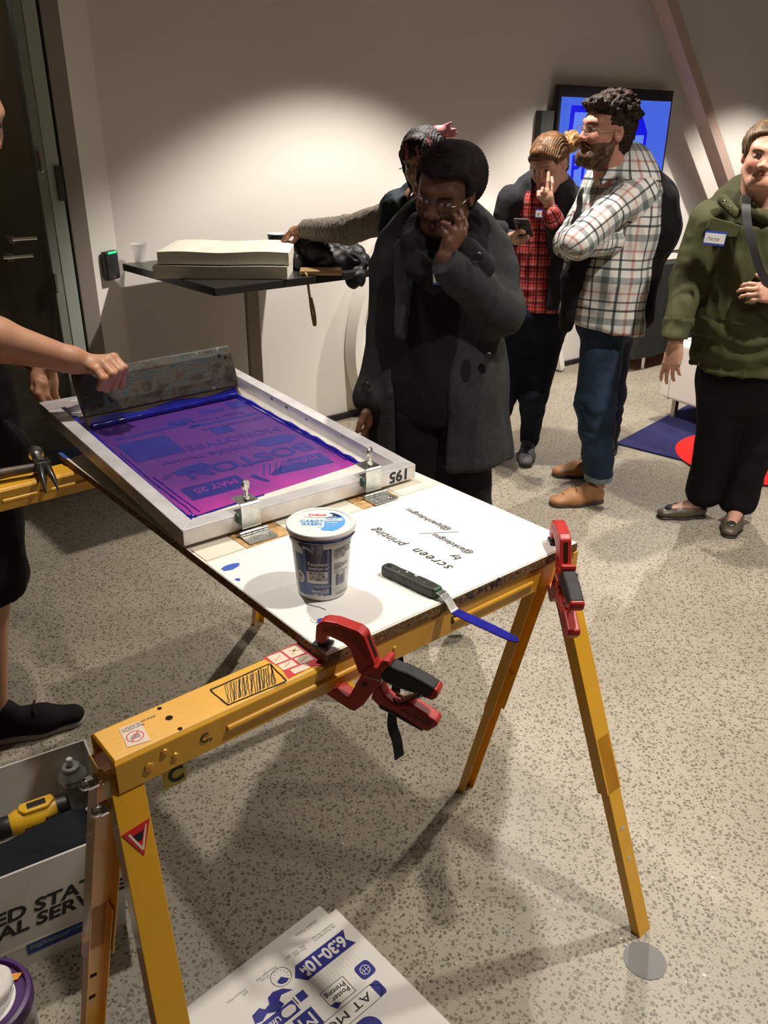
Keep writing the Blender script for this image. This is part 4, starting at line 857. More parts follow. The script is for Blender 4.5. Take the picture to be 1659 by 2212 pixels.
# ================================================================ posters on the floor
def poster(ox, oy, ang, label, full):
    M0 = Matrix.Translation((ox, oy, .001 if not full else .0032)) @ Matrix.Rotation(math.radians(ang), 4, 'Z')   # +x: reading direction, +y: up of the letters
    t = thing('printed_poster', M0, label, 'poster', 'posters on the floor')
    sh = MB().box((.305, .2285, 0), (.61, .457, .0008)); sh.build('sheet', M_PAPER, t)
    g = []
    def T(s_, x, y, size, m=M_INKT, bold=0, sxx=1.0): g.append(text(s_, size, Matrix.Translation((x, y, .0008)), m, parent=t, bold=bold, thick=.0001, sx=sxx))
    def Pg(poly, m=M_INKT, z=.0005): g.append(MB().prism(poly, z, z + .0002).build('g', m, t))
    if full:
        T('My Fonts Boston\nDribbble Meetup', .030, .030, .0085, M_GREYT); T('Thursday\nMay 25th, 2017', .110, .030, .0085, M_GREYT); T('6:30 - 10 pm\nMonotype HQ', .185, .030, .0085, M_GREYT); T('600\nUnicorn Park', .262, .030, .0085, M_GREYT)
        Pg([(.022, .052), (.155, .052), (.172, .074), (.155, .096), (.022, .096), (.034, .074)]); T('6:30-10', .036, .060, .040, M_PAPER, .0014, .85); T('P\nM', .140, .078, .017, M_PAPER, .0008)
        n = 40; vs = [(.170 + r * math.cos(2 * math.pi * k / n) + .022, .072 - .020 + r * math.sin(2 * math.pi * k / n), .0006) for r in (.0225, .0212) for k in range(n)]
        vs = [(x + .0, y, z) for x, y, z in vs]; b = MB().add(vs, [(k, (k + 1) % n, n + (k + 1) % n, n + k) for k in range(n)])
        g.append(b.build('g', M_PEN, t))
        for k in range(12): a = k * math.pi / 6; g.append(MB().strip([Vector((.192 + r * math.cos(a), .052 + r * math.sin(a), .0006)) for r in (.013, .017)], [Vector((.192 + r * math.cos(a + .05), .052 + r * math.sin(a + .05), .0006)) for r in (.013, .017)]).build('g', M_PEN, t))
        Pg([(.192, .052), (.205, .056), (.203, .064), (.197, .068), (.190, .070), (.181, .066)], M_INKT, .0008)
        Pg([(.175, .105), (.195, .105), (.195, .125), (.175, .125)]); Pg([(.200, .105), (.202, .105), (.202, .125), (.200, .125)], M_PEN)
        for i in range(26):
            for j in range(7): x, y = .045 + i * .0045 + (j % 2) * .0022, .104 + j * .0045; g.append(MB().prism([(x - .0007, y - .0007), (x + .0007, y - .0007), (x + .0007, y + .0007), (x - .0007, y + .0007)], .0005, .0006).build('g', M_GREYT, t)) if (i + j) % 2 == 0 else None
        rr = [(.050 + .019 * (abs(math.cos(a)) ** .5) * (1 if math.cos(a) > 0 else -1), .158 + .019 * (abs(math.sin(a)) ** .5) * (1 if math.sin(a) > 0 else -1)) for a in np.linspace(0, 2 * math.pi, 33)[:-1]]; Pg(rr)
        n = 28; vs = [(.050 + r * math.cos(2 * math.pi * k / n), .158 + r * math.sin(2 * math.pi * k / n), .0009) for r in (.0115, .0100) for k in range(n)]; b = MB().add(vs, [(k, (k + 1) % n, n + (k + 1) % n, n + k) for k in range(n)])
        b.strip([Vector((.0395, .158, .0009)), Vector((.0605, .158, .0009))], [Vector((.0395, .1592, .0009)), Vector((.0605, .1592, .0009))])
        for s_ in (-1, 1): c_ = [Vector((.050 + s_ * (.009 - .006 * math.cos(u)), .158 + .010 * math.sin(u), .0009)) for u in np.linspace(-1.2, 1.2, 8)]; b.strip(c_, [p + Vector((.0012, 0, 0)) for p in c_])
        g.append(b.build('g', M_PAPER, t))
        def outl(P, w_=.0012, m=M_PEN):
            b = MB()
            for k in range(len(P)):
                p, q_ = Vector((*P[k], .0007)), Vector((*P[(k + 1) % len(P)], .0007)); d = (q_ - p).normalized(); s = Vector((-d.y, d.x, 0)) * w_ / 2
                b.strip([p - s - d * w_ / 2, q_ - s + d * w_ / 2], [p + s - d * w_ / 2, q_ + s + d * w_ / 2])
            g.append(b.build('g', m, t))
        outl([(.095, .137), (.155, .137), (.155, .172), (.143, .172), (.134, .181), (.095, .181)]); T('Poster\nPrinting', .100, .160, .0165, M_PEN, .0002); Pg([(.155, .172), (.143, .172), (.134, .181), (.148, .186)])
        outl([(.062, .195), (.052, .208), (.052, .222), (.40, .222), (.40, .188), (.062, .188)][0:1] + [(.064, .190), (.40, .190), (.40, .226), (.064, .226), (.050, .212), (.050, .204)]); Pg([(.050, .190), (.066, .190), (.066, .226), (.050, .226), (.046, .220), (.046, .196)])
        T('AT MONOTYPE', .078, .198, .026, M_PEN, 0, 1.45)
        Pg([(.19, .092), (.215, .085), (.225, .092), (.222, .105), (.24, .11), (.26, .098), (.275, .105), (.29, .10), (.285, .082), (.265, .078), (.258, .088), (.245, .085), (.24, .072), (.225, .068), (.205, .075)], M_INKT)
        Pg([(.205, .108), (.40, .108), (.40, .138), (.205, .138)]); Pg([(.218 + .012 * (1 if abs(a) < 1.57 else -1) * 0 + .010 * math.cos(a) + (.012 if math.cos(a) > 0 else 0), .123 + .010 * math.sin(a)) for a in np.linspace(-math.pi, math.pi, 25)[:-1]], M_PAPER, .0008); T('600', .213, .118, .013, M_PEN, .0004); T('Unicorn Park', .245, .117, .018, M_PAPER, .0003)
        Pg([(.185, .145), (.232, .145), (.232, .190), (.185, .190)]); T('M', .190, .151, .046, M_PAPER, 0, 1.05)
        Pg([(.10 + .028 + .028 * math.cos(a), .262 + .028 * math.sin(a)) for a in np.linspace(math.pi / 2, 3 * math.pi / 2, 14)] + [(.40, .234), (.40, .290)]); T('dribbble', .118, .250, .050, M_PAPER, .0002)
        g[-1].data.transform(Matrix.Shear('XY', 4, (.25, 0))) if False else None
        outl([(.12, .305), (.30, .305), (.30, .36), (.15, .36)], .002, M_INKT); Pg([(.112, .318), (.120, .305), (.122, .33)]); Pg([(.19, .40), (.45, .40), (.45, .44), (.19, .44)])
    else:
        T('My Fonts Boston\nDribbble Meetup', .030, .030, .0085, M_GREYT)
    if g: merge(g, 'poster_print')
    return t
poster(-.142, 1.344, 224.3, 'printed poster underneath the top sheet on the floor, only its corner edge showing', False)
poster(-.103, 1.333, 222.5, 'top printed poster on the floor with blue lettering reading 6:30-10 PM', True)
# ================================================================ mail box with tools
bc = thing('mail_tub', Matrix.Translation((-.752, 1.161, 0)) @ Matrix.Rotation(math.radians(31.4), 4, 'Z'), 'white corrugated plastic postal tub full of tools on the floor', 'tub')
bL, bD, bH = .46, .335, .285
M_CORRU = mat('corrugated_plastic', (.58, .56, .52), .5, var=.05, vscale=5, bump=.04, bscale=40)
def taperbox(x0, x1, y0, y1, z0, z1, ex):
    return [(x0 + ex, y0 + ex, z0), (x1 - ex, y0 + ex, z0), (x1 - ex, y1 - ex, z0), (x0 + ex, y1 - ex, z0), (x0, y0, z1), (x1, y0, z1), (x1, y1, z1), (x0, y1, z1)]
b = MB(); x0, x1, y0, y1 = -.20, .245, 0.0, .336; ex = .022; th = .005
o_ = taperbox(x0, x1, y0 - .0, y1, 0, bH, ex); i_ = taperbox(x0 + th, x1 - th, y0 + th, y1 - th, .006, bH, ex)
b.add(o_ + i_, [(3, 2, 1, 0), (0, 1, 5, 4), (1, 2, 6, 5), (2, 3, 7, 6), (3, 0, 4, 7), (8, 9, 10, 11), (12, 13, 9, 8), (13, 14, 10, 9), (14, 15, 11, 10), (15, 12, 8, 11), (4, 5, 13, 12), (5, 6, 14, 13), (6, 7, 15, 14), (7, 4, 12, 15)])
b.build('tub_body', M_CORRU, bc)
tl = math.atan2(ex, bH); TM = Matrix.Translation((0, y0 + ex, 0)) @ Matrix.Rotation(math.pi / 2 + tl, 4, 'X') @ Matrix.Translation((0, 0, .0008))
g = [text('UNITED STATES\nPOSTAL SERVICE', .049, TM @ Matrix.Translation((-.150, .156, 0)), M_PEN, parent=bc, bold=.0014, shear=.18, sx=1.05)]
for x, y, w_ in ((-.12, .045, .10), (.02, .052, .12)):
    g.append(MB().box((x + w_ / 2, y, 0), (w_, .032, .0006)).build('g', mat('postal_blue', (.02, .055, .20), .5) if 'postal_blue' not in bpy.data.materials else bpy.data.materials['postal_blue'], bc, M=TM))
    g.append(text('WARNING maximum penalty for theft\nor misuse of postal property', .0068, TM @ Matrix.Translation((x + .006, y + .003, .0006)), M_GREYT, parent=bc))
g.append(MB().box((.0, .068, -.0002), (.40, .010, .0005)).build('g', M_CREAM, bc, M=TM))
g.append(text('USPS\nJOHNSON CORP', .012, TM @ Matrix.Translation((.150, .125, 0)), M_PEN, parent=bc))
merge(g, 'printed_lettering')
def put(name, x, y, z, rz, label, cat, M=None): return thing(name, bc.matrix_world @ Matrix.Translation((x, y, z)) @ Matrix.Rotation(math.radians(rz), 4, 'Z'), label, cat)
# spray can
q_ = bc.matrix_world.inverted() @ Vector(at(152, 1655, .262)); can = put('spray_can', q_.x, q_.y, .055, 0, 'grey aerosol spray can standing in the postal tub', 'spray can')
MB().lathe([(.030, 0), (.033, .003), (.033, .175), (.034, .178), (.034, .182), (.031, .186), (.024, .198), (.0205, .203), (.0215, .206), (.019, .209), (.012, .2095)], 40).build('can_body', mat('can_metal', (.42, .42, .41), .35, .7, var=.15, vscale=30), can, smooth=True)
MB().lathe([(.0333, .03), (.0335, .031), (.0335, .168), (.0333, .169)], 40).build('paper_label', mat('can_label', (.40, .39, .37), .5, var=.12, vscale=90), can, smooth=True)
b = MB().lathe([(.005, .208), (.005, .216), (.0075, .217), (.0075, .228), (.006, .230), (0, .230)], 20); b.build('nozzle', M_WHITE, can, smooth=True)
text('CAUTION: CONTENTS UNDER PRESSURE\nKeep away from heat\nUse in ventilated area', .0062, None, M_GREYT, 'lettering', can, wrap=lambda co: Vector((.0338 * math.cos(-1.9 + co.x / .0338), .0338 * math.sin(-1.9 + co.x / .0338), .13 + co.y)))
# drill
M_DY = mat('drill_yellow', (.80, .46, .02), .4); q_ = bc.matrix_world.inverted() @ Vector(at(72, 1758, .215)); dl = put('cordless_drill', q_.x, q_.y, .205, 180, 'yellow and black cordless drill lying in the postal tub', 'drill')
b = MB().tube([(-.06, 0, 0), (-.055, 0, 0), (-.03, 0, 0), (.035, 0, 0), (.05, 0, 0)], [.022, .028, .030, .030, .024], 20); b.build('motor_housing', M_DY, dl, smooth=True)
b = MB().tube([(-.078, 0, 0), (-.072, 0, 0), (-.050, 0, 0)], [.020, .029, .031], 20); b.build('motor_cap', M_BLACKPL, dl, smooth=True); MB().tube([(.050, 0, 0), (.075, 0, 0), (.082, 0, 0), (.12, 0, 0), (.135, 0, 0)], [.024, .026, .021, .019, .010], 20).build('chuck', M_BLACKPL, dl, smooth=True)
b = MB().prism([(-.045, -.018), (.025, -.018), (.03, .0), (.02, .016), (-.03, .018), (-.05, .0)], .026, .036); b.build('top_grip', M_DY, dl, bevel=.004)
b = MB().box((-.010, 0, .0365), (.04, .018, .002)); b.build('rubber_inlay', M_BLACKPL, dl, bevel=.002)
b = MB()
for k in range(6): b.box((-.052 + k * .0055, .0295, .003), (.002, .004, .022))
b.build('vent_slot', M_BLACKPL, dl)
b = MB().box((-.01, .034, -.032), (.05, .06, .030)); b.build('handle', M_BLACKPL, dl, bevel=.008)
text('DEWALT', .016, Matrix.Translation((.024, .0302, -.008)) @ Matrix.Rotation(math.pi, 4, 'Z') @ Matrix.Rotation(math.pi / 2, 4, 'X'), M_PEN, 'lettering', dl, bold=.0005)
# black folder / lid across the tub
bf = put('black_cloth', .04, .075, .232, 0, 'black cloth folded over the front of the postal tub', 'cloth')
S = SDF(); S.boxx((0, 0, 0), (.19, .052, .03), rd=.02); S.ell((.10, .02, .012), (.10, .05, .03), k=.03)
o = soft('cloth_folds', S, mat('black_cloth', (.012, .014, .018), .85), bf, (0, 0, 0), .006, disp=folds(.005, (14, 14, 14), 5))
cs = put('cable_tie', .205, .080, .248, 0, 'white curved plastic strip sticking out of the postal tub by the black cloth', 'plastic strip')
b = MB(); P = smoothline([Vector((-.01, .03, .03)), Vector((.006, .0, .022)), Vector((.012, -.03, .002)), Vector((.012, -.045, -.02))], 6); b.tube(P, .0042, 8); b.build('strip', M_WHITE, cs, smooth=True)
nt_ = put('yellow_note', -.105, .16, .262, 20, 'pale yellow card at the left edge inside the postal tub', 'card'); MB().box((0, 0, 0), (.10, .05, .002)).build('card', mat('pale_card', (.70, .66, .40), .8), nt_, bevel=.0006)
# wipes canister
wc = at(-60, 2150, .0); cn = thing('wipes_canister', Matrix.Translation((-.735, .995, 0)), 'white wipes canister with purple rim and tissue sticking out, bottom left corner', 'canister')
MB().lathe([(.078, 0), (.082, .004), (.086, .135), (.088, .150), (.086, .152)], 48).build('canister_wall', mat('lilac_label', (.42, .38, .44), .4, var=.08, vscale=50), cn, smooth=True)
MB().lathe([(.087, .138), (.0895, .142), (.090, .160), (.087, .168), (.080, .170), (.078, .160)], 48).build('rim', mat('purple_rim', (.085, .03, .15), .35), cn, smooth=True)
MB().lathe([(.080, .155), (.06, .160), (0, .162)], 40).build('lid', M_WHITE, cn, smooth=True)
text('KILLS GERMS FAST  DISINFECTING WIPES\nRead all precautions before use\nNet contents 75 wipes', .012, None, M_GREYT, 'lettering', cn, wrap=lambda co: Vector((.0875 * math.cos(-2.3 + co.x / .087), .0875 * math.sin(-2.3 + co.x / .087), .10 + co.y)))
MB().prism([(.0, .03), (.05, .045), (.055, .06), (.03, .055), (.02, .07)], .163, .165).build('orange_tab', mat('orange_tab', (.8, .35, .03), .5), cn)
S = SDF(); S.ell((-.01, .01, .178), (.058, .052, .028)); S.cone((-.02, 0, .18), (-.035, .03, .285), .030, .010, .03)
soft('tissue', S, mat('tissue_paper', (.80, .77, .73), .9), cn, (0, 0, 0), .005, disp=folds(.010, (22, 22, 22), 2))
# floor plug
o = MB().lathe([(.045, .0), (.045, .0012), (0, .0013)], 40, Matrix.Translation(tuple(at(1393, 2075, 0)))).build('floor_plug', mat('grey_cement', (.17, .168, .158), .6, var=.12, vscale=25)); tag(o, 'round grey cement plug in the floor by the sawhorse foot', 'floor plug')
# ================================================================ bar table and what stands on it
TC = (-.662, 3.732 + .24, 0)
tbm = thing('bar_table', Matrix.Translation((-.635, 3.965, 0)) @ Matrix.Rotation(math.radians(40 + .5), 4, 'Z'), 'square black-topped bar table by the back wall', 'table')
MB().box((0, 0, 1.0335), (.862, .862, .033)).build('tabletop', M_BLACKTOP, tbm, bevel=.003)
b = MB().box((0, 0, .52), (.055, .055, .99))
for k in range(5):
    for sx_, sy_ in ((1, 0), (-1, 0), (0, 1), (0, -1)):
        u = -.022 + k * .011; b.box((sx_ * .0285 if sx_ else u, sy_ * .0285 if sy_ else u, .52), (.003 if sx_ else .004, .003 if sy_ else .004, .985))
b.build('column', mat('fluted_aluminium', (.42, .37, .30), .4, .4), tbm, M=Matrix.Rotation(math.radians(-20), 4, 'Z'))
MB().lathe([(.27, 0), (.27, .012), (.06, .03), (.03, .04)], 40).build('base_plate', M_BLACKTOP, tbm, smooth=True)
TT = 1.05
def ream(cx, cy, z, ang, L_, W_, h, label, wav=.004):
    t = thing('paper_stack', Matrix.Translation((cx, cy, z)) @ Matrix.Rotation(math.radians(ang), 4, 'Z'), label, 'paper stack', 'stacks of poster paper')
    n = 18; b = MB(); vs = []; f = lambda i: wav * math.sin(i * .55) * (1 if wav else 0)
    for i in range(n + 1):
        x = -L_ / 2 + L_ * i / n
        for y, zz in ((-W_ / 2, 0), (W_ / 2, 0), (W_ / 2, h), (-W_ / 2, h)): vs.append((x, y, zz + (f(i) if zz else f(i) * .4 + .0)))
    fs = []
    for i in range(n):
        for k in range(4): fs.append((i * 4 + k, i * 4 + (k + 1) % 4, (i + 1) * 4 + (k + 1) % 4, (i + 1) * 4 + k))
    fs += [(0, 1, 2, 3), (n * 4 + 3, n * 4 + 2, n * 4 + 1, n * 4)]
    b.add(vs, fs); b.build('sheets', paper_edge(), t)
    return t
def paper_edge():
    if 'stacked_paper' in bpy.data.materials: return bpy.data.materials['stacked_paper']
    m, t, b = nt('stacked_paper'); tc = nd(t, 'ShaderNodeTexCoord'); mp = nd(t, 'ShaderNodeMapping'); mp.inputs['Scale'].default_value = (2, 2, 420); t.links.new(tc.outputs['Object'], mp.inputs[0])
    n = nd(t, 'ShaderNodeTexNoise', i_Scale=1.0, i_Detail=3.0); t.links.new(mp.outputs[0], n.inputs['Vector'])
    r = ramp(t, n.outputs['Fac'], [(.3, (.68, .65, .54)), (.7, (.82, .79, .69))]); t.links.new(r.outputs[0], b.inputs['Base Color']); b.inputs['Roughness'].default_value = .85; return m
pc = (at(332, 604, 1.05) + at(623, 575, 1.05)) / 2
ream(-.70, 3.775, TT + .001, 0.5, .565, .40, .052, 'lower stack of cream paper on the bar table', .0015)
ream(-.69, 3.80, TT + .058, 1.5, .550, .42, .050, 'upper stack of cream paper on the bar table', .003)
cp = at(296, 563, TT); c_ = thing('plastic_cup', Matrix.Translation((cp[0] + .03, cp[1] - .05, TT)), 'empty clear plastic cup on the left corner of the bar table', 'cup')
MB().lathe([(.026, .0), (.026, .003), (.038, .082), (.0395, .084), (.0375, .082), (.025, .004), (0, .004)], 32).build('cup_wall', glass('clear_plastic', (.9, .88, .86), .34, .1), c_, smooth=True)
c2 = thing('coffee_cup', Matrix.Translation((-.545, 4.28, TT)), 'black paper cup with a pale rim behind the paper stack', 'cup')
MB().lathe([(.030, 0), (.030, .002), (.043, .108), (.041, .108), (.029, .006), (0, .005)], 32).build('cup_wall', M_BLACKPL, c2, smooth=True)
MB().lathe([(.0425, .106), (.0445, .108), (.044, .111), (.041, .110)], 32).build('rim', M_WHITE, c2, smooth=True)
# black jacket heap
jk = thing('black_jacket', (-.28, 3.93, TT), 'crumpled black jacket heaped on the bar table', 'jacket')
S = SDF(); P = lambda x, y, Y: J(x, y, Y)
S.ell(P(700, 555, 3.98), (.17, .12, .085)); S.ell(P(672, 530, 3.98), (.075, .08, .07), k=.04); S.ell(P(740, 560, 3.95), (.12, .10, .05), k=.05); S.ell(P(640, 560, 3.98), (.08, .08, .045), k=.03); S.cone(P(625, 545, 3.9), P(650, 572, 3.85), .022, .03, .03)
S.cone(P(740, 535, 4.0), P(785, 572, 3.9), .035, .018, .03); S.cut((0, 0, TT + .002), (0, 0, -1)); S.ell(P(770, 603, 3.86), (.045, .03, .035), k=.03); S.cone(P(772, 578, 3.9), P(770, 600, 3.86), .02, .03, .02)
soft('jacket_cloth', S, mat('black_nylon', (.008, .008, .009), .55), jk, (-.28, 3.93, TT), .006, disp=folds(.016, (13, 13, 13), 3))
# gold wallet with strap
wl = thing('wristlet_wallet', Matrix.Translation((-.285, 3.735, TT)) @ Matrix.Rotation(math.radians(4), 4, 'Z'), 'gold wristlet wallet at the table edge with its strap hanging down', 'wallet')
M_GOLD = mat('gold_leather', (.55, .36, .17), .35, .35)
MB().box((0, .0, .012), (.185, .10, .022)).build('pouch', M_GOLD, wl, bevel=.006, seg=3)
b = MB(); wv = Vector((.011, 0, 0)); pts = [Vector((-.068, -.05, .015)), Vector((-.063, -.062, .005)), Vector((-.058, -.066, -.03)), Vector((-.052, -.066, -.08)), Vector((-.048, -.064, -.13)), Vector((-.040, -.064, -.19)), Vector((-.034, -.064, -.215)), Vector((-.030, -.064, -.20)), Vector((-.034, -.062, -.15)), Vector((-.046, -.062, -.09))]
pts = smoothline(pts, 6); b.strip([p - wv / 2 for p in pts], [p + wv / 2 for p in pts]); b.build('wrist_strap', mat('gold_strap', (.33, .22, .10), .5), wl, smooth=True, solid=.002)
# ================================================================ bench, rug, desk
rg = thing('rug', Matrix.Translation(Vector(at(1330, 960, 0))), 'navy blue rug with a large red circle under the white bench', 'rug')
rA = Vector(at(1330, 960, 0)); e1 = (Vector(at(1480, 880, 0)) - rA).normalized(); e2 = Vector((e1.y, -e1.x, 0))
RM = Matrix((e1, -e2, Vector((0, 0, 1)))).transposed().to_4x4()
MB().box((1.2, -.9, .006), (2.4, 1.8, .010)).build('pile', mat('navy_pile', (.022, .022, .085), .95, var=.2, vscale=8, bump=.3, bscale=200), rg, M=RM, bevel=.003)
cc_ = RM.inverted() @ (Vector((2.03, 4.25, 0)) - rA)
MB().lathe([(.41, .0112), (0, .0118)], 64, Matrix.Translation((cc_.x, cc_.y, 0))).build('red_circle', mat('red_pile', (.62, .018, .016), .95, bump=.3, bscale=200), rg, M=RM)
ba = Vector(at(1422, 855, .135)); bb = Vector(at(1510, 885, .135)); bx = (bb - ba); bx.z = 0; bx.normalize(); by_ = Vector((-bx.y, bx.x, 0))
BM2 = Matrix((bx, by_, Vector((0, 0, 1)))).transposed().to_4x4(); BM2.translation = Vector((ba.x, ba.y, 0))
bn = thing('bench', BM2, 'white upholstered block bench on metal legs behind the woman in green', 'bench')
MB().box((.55, .3, .31), (1.1, .6, .35)).build('seat_block', mat('white_vinyl', (.78, .74, .68), .45), bn, bevel=.02, seg=3)
MB().box((.075, .3, .311), (.004, .604, .356)).build('seam', mat('seam_grey', (.45, .42, .38), .6), bn)
for x in (.09, 1.0):
    for y in (.06, .54): MB().box((x, y, .0735), (.03, .03, .125)).build('leg', M_DARKSTEEL if y > .3 else mat('brushed_leg', (.30, .28, .25), .35, .8), bn, bevel=.002)
dk0 = np.array([1.95, 6.115, 0]) if True else wall(2.93, 0, .62); dk = thing('draped_table', Matrix.Translation((dk0[0], dk0[1], 0)) @ Matrix.Rotation(math.radians(38.9), 4, 'Z'), 'table draped in black cloth against the wall', 'table')
MB().box((.8, .28, .74), (1.6, .56, .03)).build('tabletop', M_BLACKTOP, dk)
b = MB(); n = 60; A = []; B = []
per = [(x, 0) for x in np.linspace(0, 1.6, 34)] ; per = [(0, y) for y in np.linspace(.56, 0, 14)] + per
for i, (x, y) in enumerate(per): a = .010 * math.sin(i * 1.9); A.append(Vector((x, y, .76))); B.append(Vector((x + (a - .14 if x == 0 else 0), y + (a - .02 if x > 0 else 0), .10)))
b.strip(A, B); b.add([(0, 0, .7605), (1.6, 0, .7605), (1.6, .56, .7605), (0, .56, .7605)], [(0, 1, 2, 3)]); b.build('tablecloth', mat('black_tablecloth', (.022, .024, .022), .8), dk, solid=.003)
for x in (.06, 1.5): MB().tube([(x, .04, .725), (x - .03, .03, .0)], .014, 10).build('leg', M_CHROME, dk, smooth=True)
cd_ = thing('paper_sheet', Matrix.Translation(Vector((dk0[0], dk0[1], .764)) + Vector(dirv(38.9)) * .45 + Vector((-.628 * -.0, 0, 0)) + Vector((WN[0], WN[1], 0)) * .25) @ Matrix.Rotation(math.radians(30), 4, 'Z'), 'pale sheet lying on the black draped table', 'paper'); MB().box((0, 0, 0), (.5, .25, .002)).build('sheet', mat('pinkish_paper', (.55, .42, .38), .8), cd_, bevel=.0005)
# ================================================================ people
def nrm(v): v = np.array(v, float); return v / np.linalg.norm(v)
def hframe(c, yaw, pitch=0, roll=0, s=1.0):
    a, p, q = map(math.radians, (yaw, pitch, roll))
    f = np.array([math.cos(a) * math.cos(p), math.sin(a) * math.cos(p), -math.sin(p)]); r = nrm(np.cross(f, [0, 0, 1])); u = np.cross(r, f)
    r2 = r * math.cos(q) + u * math.sin(q); u2 = -r * math.sin(q) + u * math.cos(q)
    return dict(c=np.array(c, float), r=r2, f=f, u=u2, s=s, R=np.array([r2, f, u2]))
def hp_(h, x, y, z): return h['c'] + (h['r'] * x + h['f'] * y + h['u'] * z) * h['s']
def hl(h, P): q = (P - h['c']) / h['s']; return q @ h['r'], q @ h['f'], q @ h['u']
def head(S, h, wide=1.0, jaw=1.0, smile=False, nose=1.0, full=0.0):
    s = h['s']; R = h['R']; p = lambda x, y, z: hp_(h, x, y, z)
    E = lambda x, y, z, rx, ry, rz, k=.02, mode='u': S.ell(p(x * wide, y, z), (rx * s * wide, ry * s, rz * s), R, k * s, mode)
    E(0, -.012, .038, .073, .094, .080); E(0, .020, -.020, .060, .070, .078, .04)
    S.cone(p(-.020 * jaw, .060, -.092), p(.020 * jaw, .060, -.092), .021 * s, .021 * s, .03)
    for a in (-1, 1):
        S.cone(p(a * .050 * wide, .005, -.058), p(a * .018 * jaw, .060, -.092), (.020 + full * .01) * s, (.019 + full * .006) * s, .03)
        E(a * .036, .056, -.030, .024 + full * .006, .024, .027, .025)
        S.cone(p(a * .008, .084, .026), p(a * .040, .068, .030), .010 * s, .009 * s, .02)
        E(a * .031, .094, .006, .017, .014, .012, .014, 's'); E(a * .031, .068, .004, .0150, .0165, .0135, .004)
        E(a * .075, -.008, -.004, .010, .021, .032, .008); E(a * .084, -.002, .000, .006, .011, .018, .005, 's')
        E(a * .012 * nose, .096, -.032, .0085, .010, .0075, .008)
    S.cone(p(0, .084, .012), p(0, .104, -.026), .0075 * s, .0105 * s * nose, .014)
    mw = .024 if smile else .020; up = .006 if smile else 0
    for a in (-1, 1):
        S.cone(p(0, .089, -.057), p(a * mw, .076, -.060 + up), .0070 * s, .0035 * s, .006); S.cone(p(0, .088, -.068), p(a * mw * .9, .076, -.063 + up), .0075 * s, .0035 * s, .006)
    if smile: S.ell(p(0, .094, -.063), (.017 * s, .008 * s, .0045 * s), R, .003, 's')
    S.cone(p(0, -.020, -.05), p(0, -.040, -.15), .050 * s, .053 * s, .03)
    S.fine.append((p(0, 0, -.01) - .135 * s, p(0, 0, -.01) + .135 * s, .0030))
def headcol(h, skin, lip, brow, iris=(.06, .035, .02), beard=None, smile=False, wide=1.0, blush=.0):
    skin = np.array(skin)
    def fn(P, N):
        C = np.tile(skin, (len(P), 1)) * (1 + .06 * vnoise(P, (40, 40, 40), 2) + .04 * vnoise(P, (130, 130, 130), 3))[:, None]
        x, y, z = hl(h, P); x = x / wide; near = (np.abs(x) < .11) & (np.abs(y) < .14) & (np.abs(z) < .14)
        def mix(m, c):
            m = np.clip(m, 0, 1)[:, None] * near[:, None]; C[:] = C * (1 - m) + np.array(c) * m
        if blush: mix(blush * np.exp(-(((np.abs(x) - .036) / .02) ** 2 + ((z + .032) / .02) ** 2)) * (y > .03), skin * np.array([1.15, .70, .66])); mix(blush * np.exp(-((x / .014) ** 2 + ((z + .03) / .016) ** 2)) * (y > .09), skin * np.array([1.15, .68, .62]))
        mw = .025 if smile else .021; zc = -.0625 + np.abs(x) * (.25 if smile else 0)
        if beard is not None:
            t = .35 + .25 * vnoise(P, (300, 300, 300), 5)
            mix(((z < -.048 + .55 * np.clip(np.abs(x) - .045, 0, 1)) & (z > -.145) & (y > -.004) & ~((np.abs(x) < .010) & (z > -.052))) * (.72 + t * .6), beard)
            mix(((np.abs(z + .050) < .006) & (np.abs(x) < .026) & (y > .07)) * .9, beard)
        mix(((np.abs(x) < mw) & (np.abs(z - zc) < .0105 * np.sqrt(np.clip(1 - (x / (mw + .001)) ** 2, 0, 1))) & (y > .070)) * .9, lip)
        mix(((np.abs(x) < mw) & (np.abs(z - zc) < .0014) & (y > .07)) * .8, np.array(lip) * .3)
        if smile: mix(((np.abs(x) < .018) & (np.abs(z - zc) < .0050) & (y > .07)) * 1.0, (.70, .66, .60))
        zb = .0235 - ((np.abs(x) - .030) / .022) ** 2 * .005
        mix(((np.abs(np.abs(x) - .031) < .0195) & (np.abs(z - zb) < .0036) & (y > .055)) * .85, brow)
        ex = np.abs(x) - .031; lid = np.abs(z - .0035) < .0058 * np.sqrt(np.clip(1 - (ex / .0145) ** 2, 0, 1))
        eye = lid & (np.abs(ex) < .0145) & (y > .065); mix(eye * .95, (.50, .46, .42))
        mix((eye & (ex ** 2 + (z - .0035) ** 2 < .0058 ** 2)) * 1.0, iris)
        mix(((np.abs(ex) < .0155) & (np.abs(z - .0035 - .0062 * np.sqrt(np.clip(1 - (ex / .016) ** 2, 0, 1))) < .0014) & (y > .06)) * .8, np.array(brow) * .6)
        return np.clip(C, 0, 1)
    return fn
